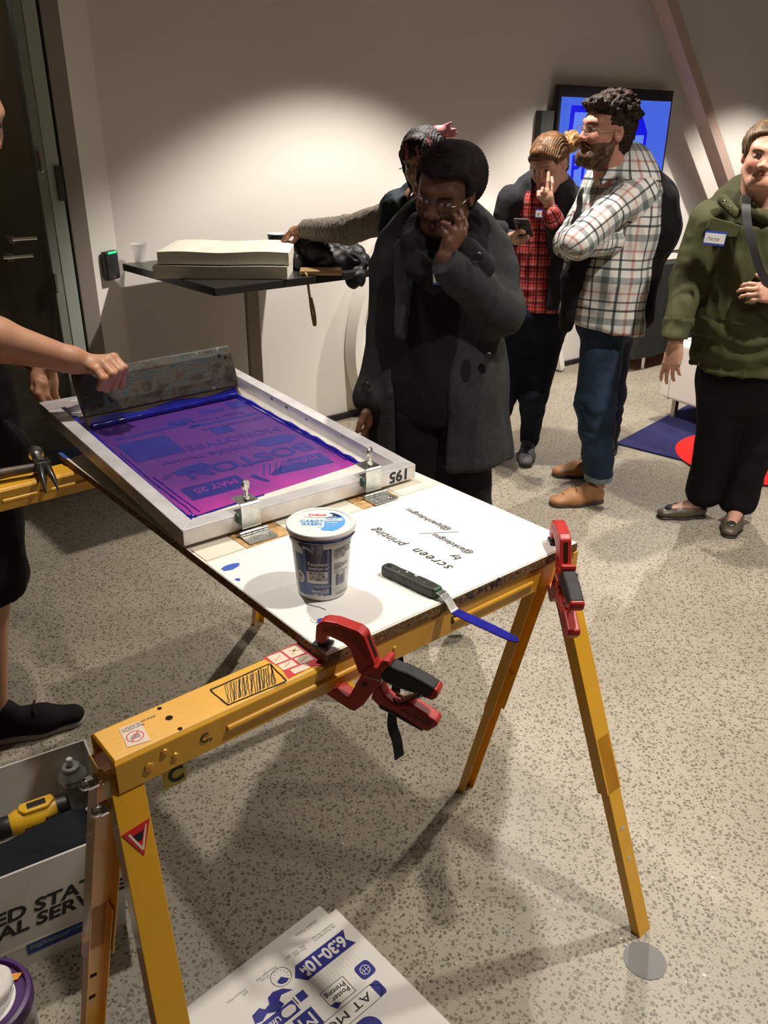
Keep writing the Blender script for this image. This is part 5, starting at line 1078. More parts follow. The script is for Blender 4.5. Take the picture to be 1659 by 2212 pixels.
def hand(S, w, fd, n, t, curls, s=1.0, thumb=None, r=.0085, spread=.12):
    fd, n = nrm(fd), nrm(n); n = nrm(n - fd * (n @ fd)); L = np.cross(fd, n) * t; w = np.array(w, float)
    K = []; base = w + fd * .01
    for i, (lo, fw, segs) in enumerate(((.028, .086, (.042, .026, .021)), (.010, .091, (.046, .029, .022)), (-.009, .087, (.042, .027, .021)), (-.026, .077, (.033, .021, .018)))):
        k = w + (fd * fw + L * lo) * s; S.cone(base + L * lo * .55 * s, k, .0135 * s, .0115 * s, .012)
        c = curls[i]; d0 = nrm(fd + L * (lo * spread / .028)); p = k; a = 0; rr = r * (1 if i < 3 else .88) * s
        for j in range(3):
            a += math.radians(c[j]); d = d0 * math.cos(a) - n * math.sin(a); q = p + d * segs[j] * s
            S.cone(p, q, rr * (1 - .08 * j), rr * (.93 - .10 * j), .004 if j else .007); p = q
        K.append(p)
    S.ell(w + fd * .045 * s, (.036 * s, .045 * s, .014 * s), np.array([L, fd, n]), .012)
    td = nrm(thumb if thumb is not None else fd * .75 + L * .6 - n * .25); b = w + (fd * .020 + L * .020) * s
    S.chain([b, b + td * .040 * s, b + td * .040 * s + nrm(td + fd * .35) * .030 * s, b + td * .040 * s + nrm(td + fd * .35) * .030 * s + nrm(td + fd * .6) * .025 * s], [.014 * s, .0115 * s, .0100 * s, .0080 * s], .012, .004)
    S.fine.append((w + fd * .08 * s - .115, w + fd * .08 * s + .115, .0030)); return K
def phand(S, wrist, palm, fingers, r=.0085, rw=.024, r0=1.2):
    """hand from explicit joints: every finger a list of points, first on the palm"""
    S.cone(wrist, palm, rw, .024, .02)
    allp = [wrist, palm]
    for i, f in enumerate(fingers):
        rr = r if i else r * r0
        S.cone(np.array(palm) * .5 + np.array(wrist) * .5, f[0], .014, .0115, .012)
        S.chain(f, [rr * (1.08 - .10 * j) for j in range(len(f))], .006, .004); allp += f
    S.fine.append((np.min(allp, 0) - .02, np.max(allp, 0) + .02, .0030))
def arm(S, a, b, c, r=(.050, .041, .040, .028), k=.02):
    a, b, c = map(np.array, (a, b, c)); m = b * .72 + c * .28; S.cone(a, b, r[0], r[1], k); S.cone(b, m, r[1], r[2], k); S.cone(m, c, r[2], r[3], k)
def leg(S, a, b, c, r=(.078, .058, .056, .038), k=.02):
    a, b, c = map(np.array, (a, b, c)); m = b * .65 + c * .35; S.cone(a, b, r[0], r[1], k); S.cone(b, m, r[1], r[2], k); S.cone(m, c, r[2], r[3], k)
def torso(S, pts, yaw, k=.03, mode='u'):
    f = dirv(yaw)
    for (p, rx, ry), (q, sx_, sy_) in zip(pts[:-1], pts[1:]): S.cone(p, q, rx, sx_, k, mode, flat=(f, (ry / rx + sy_ / sx_) / 2))
def skinmat(name, rough=.5):
    m = mat(name, (1, 1, 1), rough, attr='Col'); b = m.node_tree.nodes['Principled BSDF']; b.inputs['Subsurface Weight'].default_value = .08; b.inputs['Subsurface Radius'].default_value = (.01, .004, .002); b.inputs['Subsurface Scale'].default_value = .5
    return m
M_SKIN = skinmat('skin')
def hairmat(name, c0, c1, rough=.45, sc=(1, 1, 1)):
    m, t, b = nt(name); tc = nd(t, 'ShaderNodeTexCoord'); mp = nd(t, 'ShaderNodeMapping'); mp.inputs['Scale'].default_value = sc; t.links.new(tc.outputs['Object'], mp.inputs[0])
    n = nd(t, 'ShaderNodeTexNoise', i_Scale=60.0, i_Detail=5.0); t.links.new(mp.outputs[0], n.inputs['Vector'])
    r = ramp(t, n.outputs['Fac'], [(.35, c0), (.65, c1)]); t.links.new(r.outputs[0], b.inputs['Base Color']); b.inputs['Roughness'].default_value = rough; b.inputs['Specular IOR Level'].default_value = .22
    bp = nd(t, 'ShaderNodeBump', i_Strength=.6, i_Distance=.004); t.links.new(n.outputs['Fac'], bp.inputs['Height']); t.links.new(bp.outputs[0], b.inputs['Normal']); return m
def cloth_attr(segs):
    """cloth coordinates (m): x around the limb, y along it"""
    def fn(P):
        best = np.full(len(P), 9.0); out = np.zeros((len(P), 3))
        for a, b, ra, rb, ref in segs:
            a, b = np.array(a), np.array(b); ax = b - a; L = np.linalg.norm(ax); ax = ax / L; q = P - a; t = np.clip(q @ ax, 0, L); d = q - t[:, None] * ax; dist = np.linalg.norm(d, axis=1); rr = ra + (rb - ra) * t / L; sc = np.abs(dist / rr - 1) + .0 * dist
            e1 = nrm(np.array(ref) - ax * (np.array(ref) @ ax)); e2 = np.cross(ax, e1); ang = np.arctan2(d @ e2, d @ e1); m = sc < best; best = np.where(m, sc, best)
            out[m, 0] = (ang * (ra + rb) / 2)[m]; out[m, 1] = (q @ ax)[m]
        return out
    return fn
def plaid(name, base, stripes_u, stripes_v, pu, pv, rough=.85):
    """woven check: two sets of coloured bands multiplied over the base; stripes = [(start, end, colour)] in fractions of the repeat"""
    m, t, b = nt(name); L = t.links; a = nd(t, 'ShaderNodeAttribute', attribute_name='cloth'); sep = nd(t, 'ShaderNodeSeparateXYZ'); L.new(a.outputs['Vector'], sep.inputs[0]); cur = None
    for k, (st, per) in enumerate(((stripes_u, pu), (stripes_v, pv))):
        mu = nd(t, 'ShaderNodeMath', operation='MULTIPLY_ADD'); L.new(sep.outputs[k], mu.inputs[0]); mu.inputs[1].default_value = 1 / per; mu.inputs[2].default_value = 50.0
        fr = nd(t, 'ShaderNodeMath', operation='FRACT'); L.new(mu.outputs[0], fr.inputs[0])
        stops = [(0, (1, 1, 1))]
        for s0, s1, c in st: stops += [(s0, c), (s1, (1, 1, 1))]
        r = ramp(t, fr.outputs[0], stops, 'CONSTANT')
        if cur is None: cur = r.outputs[0]
        else:
            mx = nd(t, 'ShaderNodeMix', data_type='RGBA', blend_type='MULTIPLY'); mx.inputs[0].default_value = 1; L.new(cur, mx.inputs[6]); L.new(r.outputs[0], mx.inputs[7]); cur = mx.outputs[2]
    mx = nd(t, 'ShaderNodeMix', data_type='RGBA', blend_type='MULTIPLY'); mx.inputs[0].default_value = 1; mx.inputs[6].default_value = (*base, 1); L.new(cur, mx.inputs[7]); L.new(mx.outputs[2], b.inputs['Base Color']); b.inputs['Roughness'].default_value = rough
    return m
def shoe(S, heel, toe, w=.045, h=.07, low=False):
    heel, toe = np.array(heel, float), np.array(toe, float); d = nrm(toe - heel); L = np.linalg.norm(toe - heel); up = np.array([0, 0, 1.]); sd = np.cross(d, up)
    p = lambda a, z, s=0: heel + d * (a * L) + up * z + sd * s
    S.cone(p(.12, .035), p(.55, .032), w * .78, w * .95, .03, flat=(up, .8)); S.cone(p(.55, .030), p(.84, .024), w * .97, w * .82, .03, flat=(up, .62))
    if not low: S.cone(p(.14, .045), p(.24, h), w * .74, w * .72, .02)
    S.cone(p(.20, .055 if not low else .04), p(.55, .038), w * .7, w * .62, .03); S.cut((0, 0, .001), (0, 0, -1))
def sole(S, heel, toe, w=.045, z=.022):
    heel, toe = np.array(heel, float), np.array(toe, float); d = nrm(toe - heel); L = np.linalg.norm(toe - heel); up = np.array([0, 0, 1.])
    S.cone(heel + d * .12 * L, heel + d * .5 * L, w * .88, w * 1.02, .02, flat=(up, .7)); S.cone(heel + d * .5 * L, heel + d * .83 * L, w * 1.02, w * .90, .02, flat=(up, .7)); S.cut((0, 0, z), (0, 0, 1)); S.cut((0, 0, .0005), (0, 0, -1))
def pair_of_shoes(t, base, feet, upper, solem, w=.045, h=.07, low=False, sz=.022, laces=None, hole=None):
    for heel, toe in feet:
        S = SDF(); shoe(S, heel, toe, w, h, low)
        if hole:
            d = nrm(np.array(toe) - heel); S.ell(np.array(heel) + d * .105 + np.array([0, 0, .075]), (.082, .031, .05), np.array([d, np.cross(d, [0, 0, 1]), [0, 0, 1]]), .008, 's')
        o = soft('shoe', S, upper, t, base, .004)
        S = SDF(); sole(S, heel, toe, w, sz); soft('sole', S, solem, o, (0, 0, 0), .004) if False else soft('sole', S, solem, o, base, .004)
        if laces:
            d = nrm(np.array(toe) - heel); sd = np.cross(d, [0, 0, 1]); c = np.array(heel) + d * .14 + np.array([0, 0, .078]); b = MB()
            for k in range(4): q = c + d * .022 * k - np.array([0, 0, .007 * k]); b.tube([q - sd * .016 - np.array([0, 0, .004]), q + np.array([0, 0, .002]), q + sd * .016 - np.array([0, 0, .004])], .0018, 6)
            for s_ in (-1, 1): b.tube([c, c + sd * .018 * s_ + np.array([0, 0, .012]) + d * .01, c + sd * .030 * s_ + d * .012, c + sd * .012 * s_ + np.array([0, 0, -.002])], .0016, 6)
            b.build('laces', laces, o, M=Matrix.Translation(-Vector(base)), smooth=True)
def glasses(t, base, h, m, rx=.021, rz=.016, lens=None, sq=.75, y=.098, wd=.0011):
    b = MB(); n = 24; T = Matrix.Translation(-Vector(base))
    for a in (-1, 1):
        P = []
        for k in range(n + 1):
            an = 2 * math.pi * k / n; c, s = math.cos(an), math.sin(an); P.append(hp_(h, a * .031 + rx * abs(c) ** sq * (1 if c > 0 else -1), y - .10 * abs(a * .031 + rx * c) ** 1.0 * .6, .000 + rz * abs(s) ** sq * (1 if s > 0 else -1)))
        b.tube(P, wd, 6, cap=False); b.tube([hp_(h, a * (.031 + rx), y - .004, .006), hp_(h, a * .076, y - .02, .007), hp_(h, a * .080, .0, .006), hp_(h, a * .078, -.02, -.004)], wd, 6)
    b.tube([hp_(h, -.0105, y, .003), hp_(h, 0, y + .003, .006), hp_(h, .0105, y, .003)], wd, 6)
    return b.build('eyeglasses', m, t, M=T, smooth=True)
def person(base, label): return thing('person', (base[0], base[1], 0), label, 'person')
M_FRAME = mat('brown_frames', (.06, .02, .012), .25, .3); M_WIRE = mat('wire_frames', (.4, .36, .3), .25, .9)
DN = np.array([0, 0, -1.])
TG_BLUE = mat('badge_blue', (.03, .06, .45), .5)
def name_tag(c, right, up, label, scr, w=.075, h=.05):
    right, up = nrm(right), nrm(up); n = np.cross(right, up); M = Matrix((right, up, n)).transposed().to_4x4(); M.translation = Vector(c)
    t = thing('name_badge', M, label, 'name badge', 'name badges')
    MB().box((0, 0, 0), (w, h, .0012)).build('badge', TG_BLUE, t); MB().box((0, .000, .0008), (w * .94, h * .70, .0006)).build('writing_field', M_WHITE, t)
    text(scr, .018, Matrix.Translation((-w * .36, -.006, .0014)), M_GREYT, 'lettering', t, shear=.3); return t
# ---------------------------------------------------------------- the woman in the grey coat
base = (.165, 2.42, 0); B = base
t1 = person(base, 'person in an open dark grey coat and black scarf, hand on cheek, looking down')
yw = -104; fv = dirv(yw); lat = np.array([fv[1], -fv[0], 0])
h1 = hframe(J(962, 414, 2.36), -116, 20, 9, .92)
S = SDF(); head(S, h1, 1.03, 1.0, nose=1.35, full=.3); S.cone(hp_(h1, 0, -.03, -.09), J(950, 545, 2.42), .050, .060, .03)
torso(S, [(J(950, 560, 2.43), .12, .08), (J(940, 650, 2.44), .14, .10), (J(935, 750, 2.44), .12, .09), (J(945, 840, 2.44), .11, .08)], yw)
sh = J(1048, 550, 2.46), J(1072, 672, 2.34), J(966, 566, 2.22); arm(S, *sh, r=(.050, .040, .034, .021))
arm(S, J(872, 552, 2.46), J(838, 715, 2.48), J(806, 850, 2.42))
wr, pm = J(963, 552, 2.215), J(977, 514, 2.225)
phand(S, wr, pm, [[J(967, 522, 2.20), J(962, 505, 2.195), J(957, 493, 2.20)], [J(974, 499, 2.21), J(968, 486, 2.195), J(957, 481, 2.20)], [J(984, 500, 2.22), J(990, 476, 2.215), J(982, 465, 2.235)], [J(993, 500, 2.23), J(999, 473, 2.235), J(994, 455, 2.25)], [J(1000, 508, 2.24), J(1006, 488, 2.25), J(1003, 474, 2.26)]], .0078, .022, .95)
hand(S, J(806, 852, 2.42), DN + lat * .1, -lat, 1, [(15, 20, 15)] * 4)
leg(S, J(905, 890, 2.44), J(918, 1110, 2.44), np.array([.12, 2.44, .09])); leg(S, J(985, 890, 2.46), J(1005, 1110, 2.46), np.array([.27, 2.47, .09]))
soft('body', S, M_SKIN, t1, B, .010, col=headcol(h1, (.115, .048, .026), (.17, .045, .04), (.012, .007, .005), wide=1.03))
M_COAT = mat('charcoal_wool', (.027, .029, .028), .9, var=.2, vscale=60, bump=.15, bscale=400)
M_BUT = mat('dark_button', (.012, .012, .012), .3); M_KNIT = mat('black_knit', (.010, .010, .010), .95, bump=.3, bscale=250); M_BLK = mat('black_trousers', (.007, .007, .008), .8)
S = SDF(); torso(S, [(J(948, 548, 2.44), .125, .085), (J(938, 620, 2.43), .160, .118), (J(930, 720, 2.43), .158, .115), (J(935, 800, 2.43), .170, .120), (J(940, 858, 2.43), .172, .120)], yw); S.cut(J(945, 900, 2.43), (0, 0, -1)); S.cone(J(940, 475, 2.31), J(945, 548, 2.31), .075, .025, .015, 's')
soft('sweater', S, M_KNIT, t1, B, .008, disp=folds(.004, (8, 8, 5), 3))
S = SDF(); leg(S, J(908, 880, 2.44), J(920, 1110, 2.43), np.array([.12, 2.44, .10]), (.115, .078, .068, .05)); leg(S, J(982, 880, 2.46), J(1008, 1110, 2.46), np.array([.27, 2.47, .10]), (.115, .080, .068, .05))
soft('trousers', S, M_BLK, t1, B, .010, disp=folds(.005, (9, 9, 6), 7))
S = SDF(); torso(S, [(J(952, 530, 2.47), .115, .08), (J(950, 575, 2.46), .190, .130), (J(942, 700, 2.46), .178, .145), (J(942, 820, 2.47), .205, .165), (J(945, 960, 2.48), .235, .175)], yw, .04)
oc = J(925, 760, 2.42) + fv * .165; S.boxx(oc, (.086, .105, .75), np.array([lat, fv, [0, 0, 1.]]), .02, .012, 's'); S.ell(J(955, 500, 2.40), (.10, .11, .09), k=.01, mode='s')
S.cone(J(1050, 552, 2.46), J(1076, 672, 2.34), .070, .068, .03); S.cone(J(1076, 672, 2.34), J(962, 566, 2.215), .066, .044, .02)
S.cone(J(868, 552, 2.46), J(836, 715, 2.48), .068, .060, .03); S.cone(J(836, 715, 2.48), J(804, 858, 2.42), .058, .050, .02)
cf = J(985, 590, 2.24) - J(1076, 672, 2.34); S.cut(J(957, 560, 2.21), cf, J(950, 560, 2.25) - .10, J(950, 560, 2.25) + .07)
S.cut((0, 0, J(945, 975, 2.48)[2]), (0, 0, -1))
coat = soft('coat', S, M_COAT, t1, B, .007, disp=lambda P, N: folds(.010, (7, 7, 3.2), 11)(P, N) + .004 * vnoise(P, (22, 22, 10), 3))
S = SDF(); S.ell(J(1052, 508, 2.50), (.065, .05, .018), hframe((0, 0, 0), -70, 25, -30)['R'], .02); soft('collar', S, M_COAT, t1, B, .006, disp=folds(.004, (14, 14, 9), 2))
S = SDF(); S.cone(J(874, 540, 2.335), J(866, 720, 2.30), .030, .018, .02, flat=(fv, .35)); soft('lapel', S, M_COAT, t1, B, .006, disp=folds(.004, (14, 14, 9), 2))
for px, py, Y in ((1055, 772, 2.30), (1032, 556, 2.21), (790, 835, 2.37)): MB().lathe([(.013, 0), (.014, .003), (.011, .005), (0, .004)], 20, Matrix.Translation(Vector(J(px, py, Y))) @ Matrix.Rotation(math.radians(85), 4, 'X')).build('button', M_BUT, t1, M=Matrix.Translation(-Vector(B)), smooth=True)
S = SDF(); S.cone(J(1012, 538, 2.235), J(1048, 575, 2.26), .030, .030, .01, flat=(fv, .4)); soft('cuff_tab', S, M_COAT, t1, B, .005)
ring = [J(897, 488, 2.38), J(890, 530, 2.31), J(900, 580, 2.28), J(938, 606, 2.27), J(985, 588, 2.29), J(1018, 548, 2.34), J(1022, 495, 2.40), J(1005, 475, 2.50), J(940, 462, 2.54), J(900, 474, 2.47)]
S = SDF(); S.chain(ring + [ring[0]], [.022, .026, .026, .024, .030, .040, .042, .036, .03, .022, .022], .02); S.chain([J(900, 520, 2.34), J(912, 566, 2.275), J(945, 586, 2.262), J(988, 570, 2.275), J(1012, 525, 2.32)], [.012, .015, .015, .017, .02], .008)
soft('scarf', S, M_KNIT, t1, B, .006, disp=folds(.010, (16, 16, 12), 8))
S = SDF(); p = lambda x, y, z: hp_(h1, x, y, z); S.ell(p(0, -.020, .044), (.084, .104, .082), h1['R']); S.ell(p(-.035, -.080, .020), (.058, .055, .078), h1['R'], .03)
S.boxx(p(.02, .115, -.055), (.13, .080, .115), h1['R'], .03, .012, 's'); S.boxx(p(.06, .05, -.10), (.06, .09, .09), h1['R'], .02, .01, 's')
soft('hair', S, hairmat('dark_brown_hair', (.006, .0035, .003), (.018, .009, .007), .75), t1, B, .004, disp=lambda P, N: .002 * vnoise(P, (50, 50, 50), 3) + .0012 * np.sin(hl(h1, P)[2] * 700 + 5 * vnoise(P, (20, 20, 20), 6)))
glasses(t1, B, h1, M_FRAME, .023, .0155)
name_tag(J(953, 598, 2.222), lat * -1 + np.array([0, 0, .10]), np.array([0, -.15, 1]), 'name badge on the sweater of the person in the dark grey coat', 'Ra', .045, .042)
# ---------------------------------------------------------------- the woman with pink-streaked hair
base = (.12, 3.50, 0); B = base; t2 = person(base, 'person with black and pink hair, glasses and denim vest, smiling, reaching over the bar table'); yw = -112; fv = dirv(yw)
h2 = hframe(J(918, 350, 3.42), -118, 10, -14, .98)
S = SDF(); head(S, h2, 1.0, 1.0, smile=True); S.cone(hp_(h2, 0, -.03, -.09), J(915, 450, 3.5), .045, .055, .03)
torso(S, [(J(915, 462, 3.52), .12, .08), (J(920, 540, 3.52), .14, .10), (J(925, 640, 3.52), .11, .09), (J(930, 740, 3.52), .15, .11)], yw)
sA, sE, sW = J(868, 462, 3.52), J(752, 497, 3.74), J(662, 498, 3.93); arm(S, sA, sE, sW, (.045, .036, .034, .026)); arm(S, J(965, 462, 3.55), J(985, 560, 3.6), J(975, 640, 3.5))
wr, pm = J(655, 497, 3.93), J(637, 500, 3.96)
phand(S, wr, pm, [[J(643, 512, 3.92), J(635, 523, 3.92), J(627, 527, 3.93)], [J(629, 501, 3.94), J(620, 515, 3.93), J(611, 524, 3.93)], [J(630, 498, 3.97), J(617, 510, 3.97), J(609, 523, 3.97)], [J(634, 497, 4.0), J(620, 508, 4.0), J(613, 520, 4.0)], [J(638, 499, 4.02), J(626, 508, 4.02), J(620, 517, 4.02)]], .0085, .025)
leg(S, J(905, 745, 3.52), J(880, 880, 3.50), np.array([.05, 3.52, .09])); leg(S, J(955, 745, 3.54), J(950, 900, 3.54), np.array([.24, 3.56, .09]))
soft('body', S, M_SKIN, t2, B, .010, col=headcol(h2, (.33, .155, .085), (.35, .10, .08), (.02, .012, .01), smile=True))
M_GK = mat('grey_marl_knit', (.19, .165, .135), .95, var=.25, vscale=120, bump=.3, bscale=200)
S = SDF(); torso(S, [(J(915, 458, 3.53), .10, .07), (J(917, 500, 3.53), .155, .105), (J(925, 640, 3.53), .140, .105), (J(930, 720, 3.53), .16, .115)], yw); S.cone(sA, sE, .062, .058, .02); S.cone(sE, J(658, 497, 3.94), .056, .040, .02); S.cut(J(656, 497, 3.94), sW - sE, J(650, 497, 3.94) - .08, J(650, 497, 3.94) + .08); S.cone(J(965, 462, 3.55), J(985, 560, 3.6), .06, .055); S.cone(J(985, 560, 3.6), J(975, 640, 3.5), .052, .045)
ax_ = nrm(sW - sE)
soft('sweater', S, M_GK, t2, B, .006, disp=lambda P, N: folds(.004, (14, 14, 14), 3)(P, N) + .004 * np.sin((P @ ax_) * 260 + 3 * vnoise(P, (15, 15, 15), 2)) * np.clip(((sE - P)[:, 0]) * 8 + .4, 0, 1))
M_DEN = mat('dark_denim', (.022, .030, .038), .75, var=.4, vscale=25, bump=.2, bscale=200)
S = SDF(); torso(S, [(J(918, 452, 3.53), .115, .085), (J(920, 500, 3.53), .178, .128), (J(925, 640, 3.53), .160, .125)], yw); S.cone(J(850, 448, 3.52), J(845, 495, 3.50), .055, .045, .03); S.boxx(J(930, 520, 3.5) + fv * .12, (.05, .1, .4), np.array([[fv[1], -fv[0], 0], fv, [0, 0, 1.]]), .02, .01, 's'); S.ell(J(918, 425, 3.5), (.08, .08, .06), k=.01, mode='s'); S.cut(J(925, 665, 3.5), (0, 0, -1))
soft('denim_vest', S, M_DEN, t2, B, .007, disp=folds(.012, (20, 20, 16), 6))
ribbon('shoulder_strap', [J(905, 408, 3.42), J(893, 440, 3.36), J(878, 475, 3.34), J(865, 510, 3.36)], (.022, 0, .004), .002, mat('taupe_strap', (.12, .10, .075), .8), None, None, t2); bpy.data.objects['shoulder_strap'].matrix_basis = Matrix.Translation(-Vector(B))
S = SDF(); leg(S, J(905, 730, 3.52), J(885, 880, 3.50), np.array([.06, 3.52, .1]), (.10, .07, .06, .05)); leg(S, J(955, 730, 3.54), J(950, 900, 3.54), np.array([.24, 3.56, .1]), (.10, .07, .06, .05)); soft('trousers', S, M_BLK, t2, B, .010)
M_BOOT = mat('brown_suede', (.16, .09, .045), .8, var=.2, vscale=30)
for x in (.06, .24):
    S = SDF(); S.cone((x - .005, 3.52, .06), (x - .01, 3.51, .42), .052, .066, .02); shoe(S, (x, 3.56, 0), (x - .02, 3.32, 0), .045); soft('boot', S, M_BOOT, t2, B, .006, disp=folds(.004, (14, 14, 10), 2))
S = SDF(); p = lambda x, y, z: hp_(h2, x, y, z); S.ell(p(0, -.018, .042), (.084, .102, .086), h2['R']); S.cone(p(.0, .070, .075), p(.035, .094, .030), .030, .012, .02); S.cone(p(-.02, .070, .075), p(-.035, .088, .035), .028, .012, .02); S.cone(p(.072, .02, .05), p(.080, .02, -.085), .018, .006, .01)
S.boxx(p(0, .13, -.07), (.12, .075, .10), h2['R'], .03, .01, 's')
def col2(P, N):
    x, y, z = hl(h2, P); C = np.tile(np.array([.012, .009, .009]), (len(P), 1)); st = (np.sin(x * 150 + 3 * vnoise(P, (26, 26, 26), 2)) > .45) & (y > .035) & (z < .088 + .02 * np.sin(x * 60)) & (x < .065); C[st] = (.34, .085, .11); return C
soft('hair', S, mat('streaked_hair', (1, 1, 1), .6, attr='Col', bump=.4, bscale=120, spec=.25), t2, B, .004, col=col2, disp=lambda P, N: .002 * vnoise(P, (60, 60, 60), 3) + .002 * np.sin(hl(h2, P)[0] * 800 + 4 * vnoise(P, (25, 25, 25), 6)))
S = SDF(); 
for dx, dz in ((.055, .012), (.05, -.012), (.04, .035), (.06, -.002)): S.cone(p(-.055, -.06, .085), p(-.055, -.06, .085) + np.array([dx * 1.2, 0, dz]), .020, .004, .01)
S.ell(p(-.04, -.05, .08), (.03, .03, .025)); soft('ponytail', S, hairmat('pink_hair', (.50, .12, .15), (.75, .30, .32), .5), t2, B, .004)
glasses(t2, B, h2, M_FRAME, .021, .018)
# ---------------------------------------------------------------- the woman in the red check shirt
base = (.82, 4.15, 0); B = base; t3 = person(base, 'person in a red check shirt and grey cardigan, looking at a phone'); yw = -118; fv = dirv(yw); lat = np.array([fv[1], -fv[0], 0])
h3 = hframe(J(1186, 352, 4.08), -128, 26, -4, 1.0)
S = SDF(); head(S, h3, .98, .95); S.cone(hp_(h3, 0, -.03, -.09), J(1180, 420, 4.18), .045, .055, .03)
torso(S, [(J(1175, 425, 4.2), .12, .08), (J(1165, 500, 4.2), .14, .10), (J(1160, 590, 4.2), .12, .09), (J(1160, 660, 4.2), .15, .10)], yw)
lA, lE, lW = J(1104, 432, 4.15), J(1080, 535, 4.18), J(1098, 516, 3.96); rA_, rE, rW = J(1230, 430, 4.25), J(1212, 520, 4.02), J(1190, 462, 3.90)
arm(S, lA, lE, lW, (.045, .038, .036, .026)); arm(S, rA_, rE, rW, (.045, .038, .036, .026))
phand(S, J(1190, 458, 3.90), J(1184, 428, 3.90), [[J(1172, 430, 3.88), J(1164, 424, 3.87), J(1163, 415, 3.88)], [J(1182, 412, 3.90), J(1184, 392, 3.91), J(1185, 374, 3.93)], [J(1190, 412, 3.92), J(1193, 396, 3.93), J(1192, 384, 3.95)], [J(1178, 418, 3.89), J(1172, 408, 3.88), J(1170, 416, 3.87)], [J(1180, 424, 3.90), J(1174, 417, 3.88), J(1172, 424, 3.88)]], .0085, .024)
phand(S, J(1098, 516, 3.95), J(1108, 512, 3.92), [[J(1116, 502, 3.87), J(1126, 500, 3.85), J(1132, 502, 3.85)], [J(1116, 513, 3.92), J(1130, 514, 3.90), J(1140, 510, 3.88)], [J(1116, 517, 3.92), J(1131, 519, 3.90), J(1141, 514, 3.88)], [J(1114, 520, 3.93), J(1128, 523, 3.91), J(1138, 519, 3.89)], [J(1110, 523, 3.94), J(1122, 527, 3.92), J(1131, 524, 3.90)]], .0085, .025)
f3 = [(np.array([.66, 4.46, 0]), np.array([.50, 4.24, 0])), (np.array([.80, 4.33, 0]), np.array([.745, 4.07, 0]))]
leg(S, J(1125, 680, 4.2), J(1085, 850, 4.22), f3[0][0] + (-.02, -.03, .09)); leg(S, J(1185, 680, 4.2), J(1150, 850, 4.18), f3[1][0] + (0, -.03, .09))
soft('body', S, M_SKIN, t3, B, .010, col=headcol(h3, (.50, .27, .19), (.48, .14, .12), (.12, .06, .03), blush=.5, wide=.98))
RP = plaid('red_check', (.60, .040, .030), [(.0, .10, (.75, 4, 5)), (.16, .38, (.25, .15, .2)), (.55, .62, (.1, .1, .1)), (.72, .76, (1.1, 5, 6))], [(.0, .10, (.8, 3.5, 4.5)), (.18, .42, (.3, .2, .25)), (.58, .66, (.12, .1, .1))], .056, .056)
S = SDF(); TP = [(J(1177, 418, 4.19), .085, .07), (J(1170, 440, 4.19), .150, .105), (J(1162, 530, 4.19), .158, .125), (J(1160, 610, 4.19), .150, .115), (J(1160, 668, 4.19), .172, .125)]
torso(S, TP, yw); S.cone(rE + (0, 0, .02), rW, .05, .038); S.cut(J(1160, 672, 4.1), (0, 0, -1)); S.cone(hp_(h3, 0, .02, -.13), J(1168, 440, 4.03), .035, .02, .01, 's')
soft('check_shirt', S, RP, t3, B, .006, disp=folds(.008, (11, 11, 6), 4), pl=cloth_attr([(J(1172, 430, 4.19), J(1160, 680, 4.19), .16, .16, -fv), (rE, rW, .05, .04, (0, 0, 1))]))
M_CARD = mat('grey_cardigan', (.030, .032, .036), .95, var=.1, vscale=50, bump=.2, bscale=300)
S = SDF(); torso(S, [(J(1180, 418, 4.19), .10, .085), (J(1172, 445, 4.19), .175, .132), (J(1162, 540, 4.19), .180, .146), (J(1160, 640, 4.19), .190, .146)], yw)
S.boxx(J(1150, 540, 4.13) + fv * .15, (.112, .125, .6), np.array([lat, fv, [0, 0, 1.]]), .02, .01, 's'); S.ell(J(1180, 408, 4.15), (.07, .07, .05), k=.01, mode='s'); S.cut(J(1160, 655, 4.2), (0, 0, -1))
S.cone(lA, lE, .064, .057, .03); S.cone(lE, lW, .054, .040, .02); S.cone(rA_, rE, .062, .056, .03); S.cone(rE, rE * .40 + rW * .60, .054, .046, .02)
soft('cardigan', S, M_CARD, t3, B, .006, disp=folds(.007, (10, 10, 7), 9))
M_NAVY = mat('navy_jeans', (.010, .015, .028), .8, var=.3, vscale=12)
S = SDF(); leg(S, J(1130, 672, 4.21), J(1085, 850, 4.22), f3[0][0] + (-.02, -.03, .09), (.105, .075, .062, .050)); leg(S, J(1188, 672, 4.21), J(1152, 850, 4.18), f3[1][0] + (0, -.03, .09), (.105, .075, .060, .050)); S.ell(J(1158, 678, 4.20), (.175, .135, .12), k=.05)
soft('jeans', S, M_NAVY, t3, B, .008, disp=folds(.006, (9, 9, 8), 7))
pair_of_shoes(t3, B, f3, mat('grey_sneaker', (.075, .075, .08), .7), mat('dark_sole', (.05, .05, .05), .6), .042, .08, laces=M_BLACKPL)
S = SDF(); p = lambda x, y, z: hp_(h3, x, y, z); S.ell(p(0, -.020, .040), (.083, .101, .084), h3['R']); S.cone(p(-.01, .065, .082), p(-.060, .040, .035), .030, .020, .02); S.cone(p(.01, .070, .078), p(.060, .052, .035), .022, .012, .02)
S.boxx(p(.0, .125, -.06), (.12, .078, .108), h3['R'], .03, .012, 's'); S.boxx(p(0, .03, -.12), (.1, .1, .075), h3['R'], .02, .01, 's'); S.cone(p(-.055, -.04, .0), p(-.05, -.06, -.06), .02, .008, .02)
M_BR = hairmat('light_brown_hair', (.075, .036, .016), (.21, .115, .055), .42, (.35, 1, 1)); soft('hair', S, M_BR, t3, B, .0035, disp=lambda P, N: .0022 * vnoise(P, (50, 50, 50), 3) + .0022 * np.sin(hl(h3, P)[0] * 900 + 5 * vnoise(P, (25, 25, 25), 6)))
